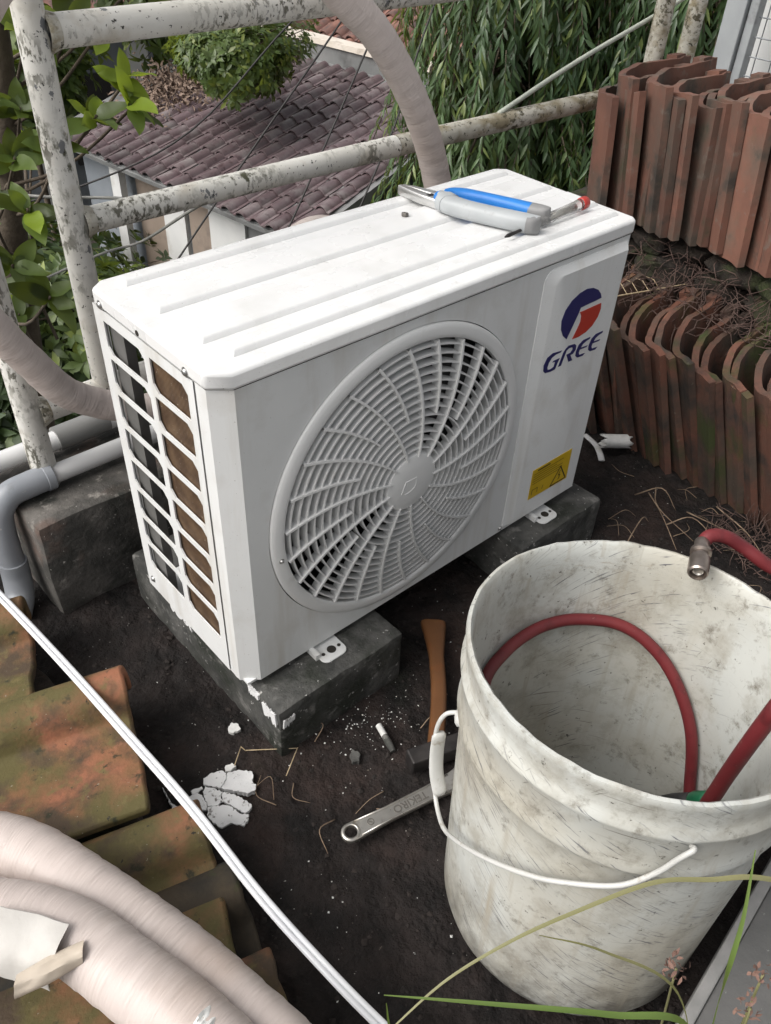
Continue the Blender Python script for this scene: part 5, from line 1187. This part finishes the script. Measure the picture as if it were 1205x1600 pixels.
# dry frond behind the unit corner, fern on the stone ledge
fr = thing('dry_frond', 'dry pale frond with bare side ribs lying on the lower tiles beside the logo end', 'frond', (1.2,.2,.3))
MB().tube(crom([(1.08,.245,.318),(1.18,.205,.322),(1.325,.151,.325)], 6), .0016, 6).build('stem', M['straw'], fr, smooth=True)
for i in range(6):
    b_ = Vector((1.11+.026*i, .233-.011*i, .320)); MB().tube([b_, b_+Vector((.012,.030,.012)), b_+Vector((.020,.055,.008))], [.0011,.0009,.0004], 5).build('rib', M['straw'], fr, smooth=True)
fe = thing('fern', 'small pale green fern sprig growing out of the stone ledge', 'fern', (1.345,.075,.34)); random.seed(3)
stem = crom([(1.350,.070,.335),(1.338,.076,.385),(1.334,.083,.430),(1.328,.100,.462),(1.322,.118,.458)], 6)
MB().tube(stem, .0013, 6).build('stem', M['leaffern'], fe, smooth=True)
for i in range(4, 19, 2):
    for sg in (-1, 1):
        mb = MB(); put_leaf(mb, stem[i], Vector((-.25, sg*.9, U(-.1,.25))), Vector((-1,0,.5)), U(.020,.030), .0065, .2, .2, .5); mb.build('leaflet', M['leaffern'], fe, smooth=True, fix=False)
# board and grasses in the near right corner
bd = thing('fibre_board', 'grey flat board in the bottom right corner in front of the bucket', 'board', (.3,-.8,.0))
e0, e1 = Vector((.60,-.625,.125)), Vector((-.02,-.693,.125)); de = (e1-e0).normalized(); pe = Vector((de.y*-1, de.x, 0)); pe = Vector((.11,-.99,0)).normalized()
def bx_(name, o0, o1, z0, z1, mat):
    vs_ = [p + pe*o + Vector((0,0,z)) for z in (z0, z1) for p, o in ((e0,o0),(e1,o0),(e1,o1),(e0,o1))]
    return MB().add(vs_, [(0,1,2,3),(7,6,5,4),(0,4,5,1),(1,5,6,2),(2,6,7,3),(3,7,4,0)]).build(name, mat, bd, bevel=.002)
bx_('board', .0145, .45, -.012, .0, M['plank']); bx_('edge_strip', 0, .014, -.03, .004, M['plankedge'])
for o0 in (.06, .36): bx_('batten', o0, o0+.05, -.128, -.0125, M['plank'])
def blade(name, pts, wd, mat, label):
    P_ = crom(pts, 8); m = len(P_); mb = MB(); vs_ = []
    for i, p in enumerate(P_):
        t = (P_[min(i+1,m-1)]-P_[max(i-1,0)]).normalized(); s_ = t.cross(Vector((0,0,1)));
        if s_.length < .1: s_ = t.cross(Vector((0,1,0)))
        s_.normalize(); u_ = s_.cross(t); w2_ = wd*(min(1, 4*(i+1)/m))*(1-(i/m)**2.2)+.0002
        vs_ += [p - s_*w2_ + u_*w2_*.3, p, p + s_*w2_ + u_*w2_*.3]
    mb.add(vs_, [(i*3+k_, i*3+k_+1, (i+1)*3+k_+1, (i+1)*3+k_) for i in range(m-1) for k_ in (0,1)])
    o = mb.build(name, mat, smooth=True, fix=False); tag(o, label, 'grass', 'grass blades at the bottom edge'); return o
blade('grass_blade', [(-.235,-.540,.415),(-.2099,-.5426,.4307),(-.1674,-.5509,.4576),(-.1198,-.5680,.4813),(-.0751,-.5887,.4996),(-.0232,-.6158,.5182),(.0100,-.6431,.5217),(.0441,-.6732,.5235),(.10,-.74,.50),(.14,-.80,.40),(.15,-.84,.2),(.15,-.85,.0)][::-1], .0022, M['grass'], 'long pale arching grass stem crossing in front of the bucket')
blade('grass_blade', [(-.02,-.75,0),(-.03,-.73,.25),(-.05,-.69,.44),(-.10,-.645,.468),(-.165,-.580,.470),(-.2138,-.5304,.4685)], .0030, M['grassgreen'], 'green grass blade along the bottom edge under the bucket')
blade('grass_blade', [(.02,-.75,0),(.005,-.72,.25),(-.01,-.69,.45),(.005,-.675,.515),(.03,-.655,.560)], .0028, M['grassgreen'], 'upright green grass blade in front of the grey board')
blade('grass_blade', [(.0,-.74,0),(-.02,-.71,.30),(-.045,-.67,.46),(-.085,-.62,.505),(-.118,-.585,.520)], .0016, M['grass'], 'thin straw coloured grass stem leaning left over the bucket')
blade('grass_blade', [(-.19,-.60,0),(-.20,-.57,.25),(-.212,-.542,.40),(-.21,-.53,.445)], .0016, M['grassgreen'], 'short green grass tip at the bottom centre')
sh_ = thing('seed_grass', 'reddish grass seed heads beside the grey board at the bottom right', 'grass', (-.01,-.75,0)); random.seed(8)
for hx in ((-.036,-.660,.470), (-.008,-.712,.452), (.008,-.705,.475)):
    hv = Vector(hx); MB().tube(crom([(hx[0]+.02,hx[1]-.04,0),(hx[0]+.01,hx[1]-.02,.3),hx], 5), .0010, 6).build('stalk', M['grass'], sh_, smooth=True)
    mb = MB()
    for i in range(26):
        p = hv + Vector((U(-.007,.007), U(-.007,.007), U(-.014,.010))); put_leaf(mb, p, rdir()+Vector((0,0,.5)), rdir(), U(.004,.008), .0014)
    mb.build('seed_head', M['seed'], sh_, smooth=True, fix=False)
for r_ in ROOTS:
    if '_o' in r_: del r_['_o']
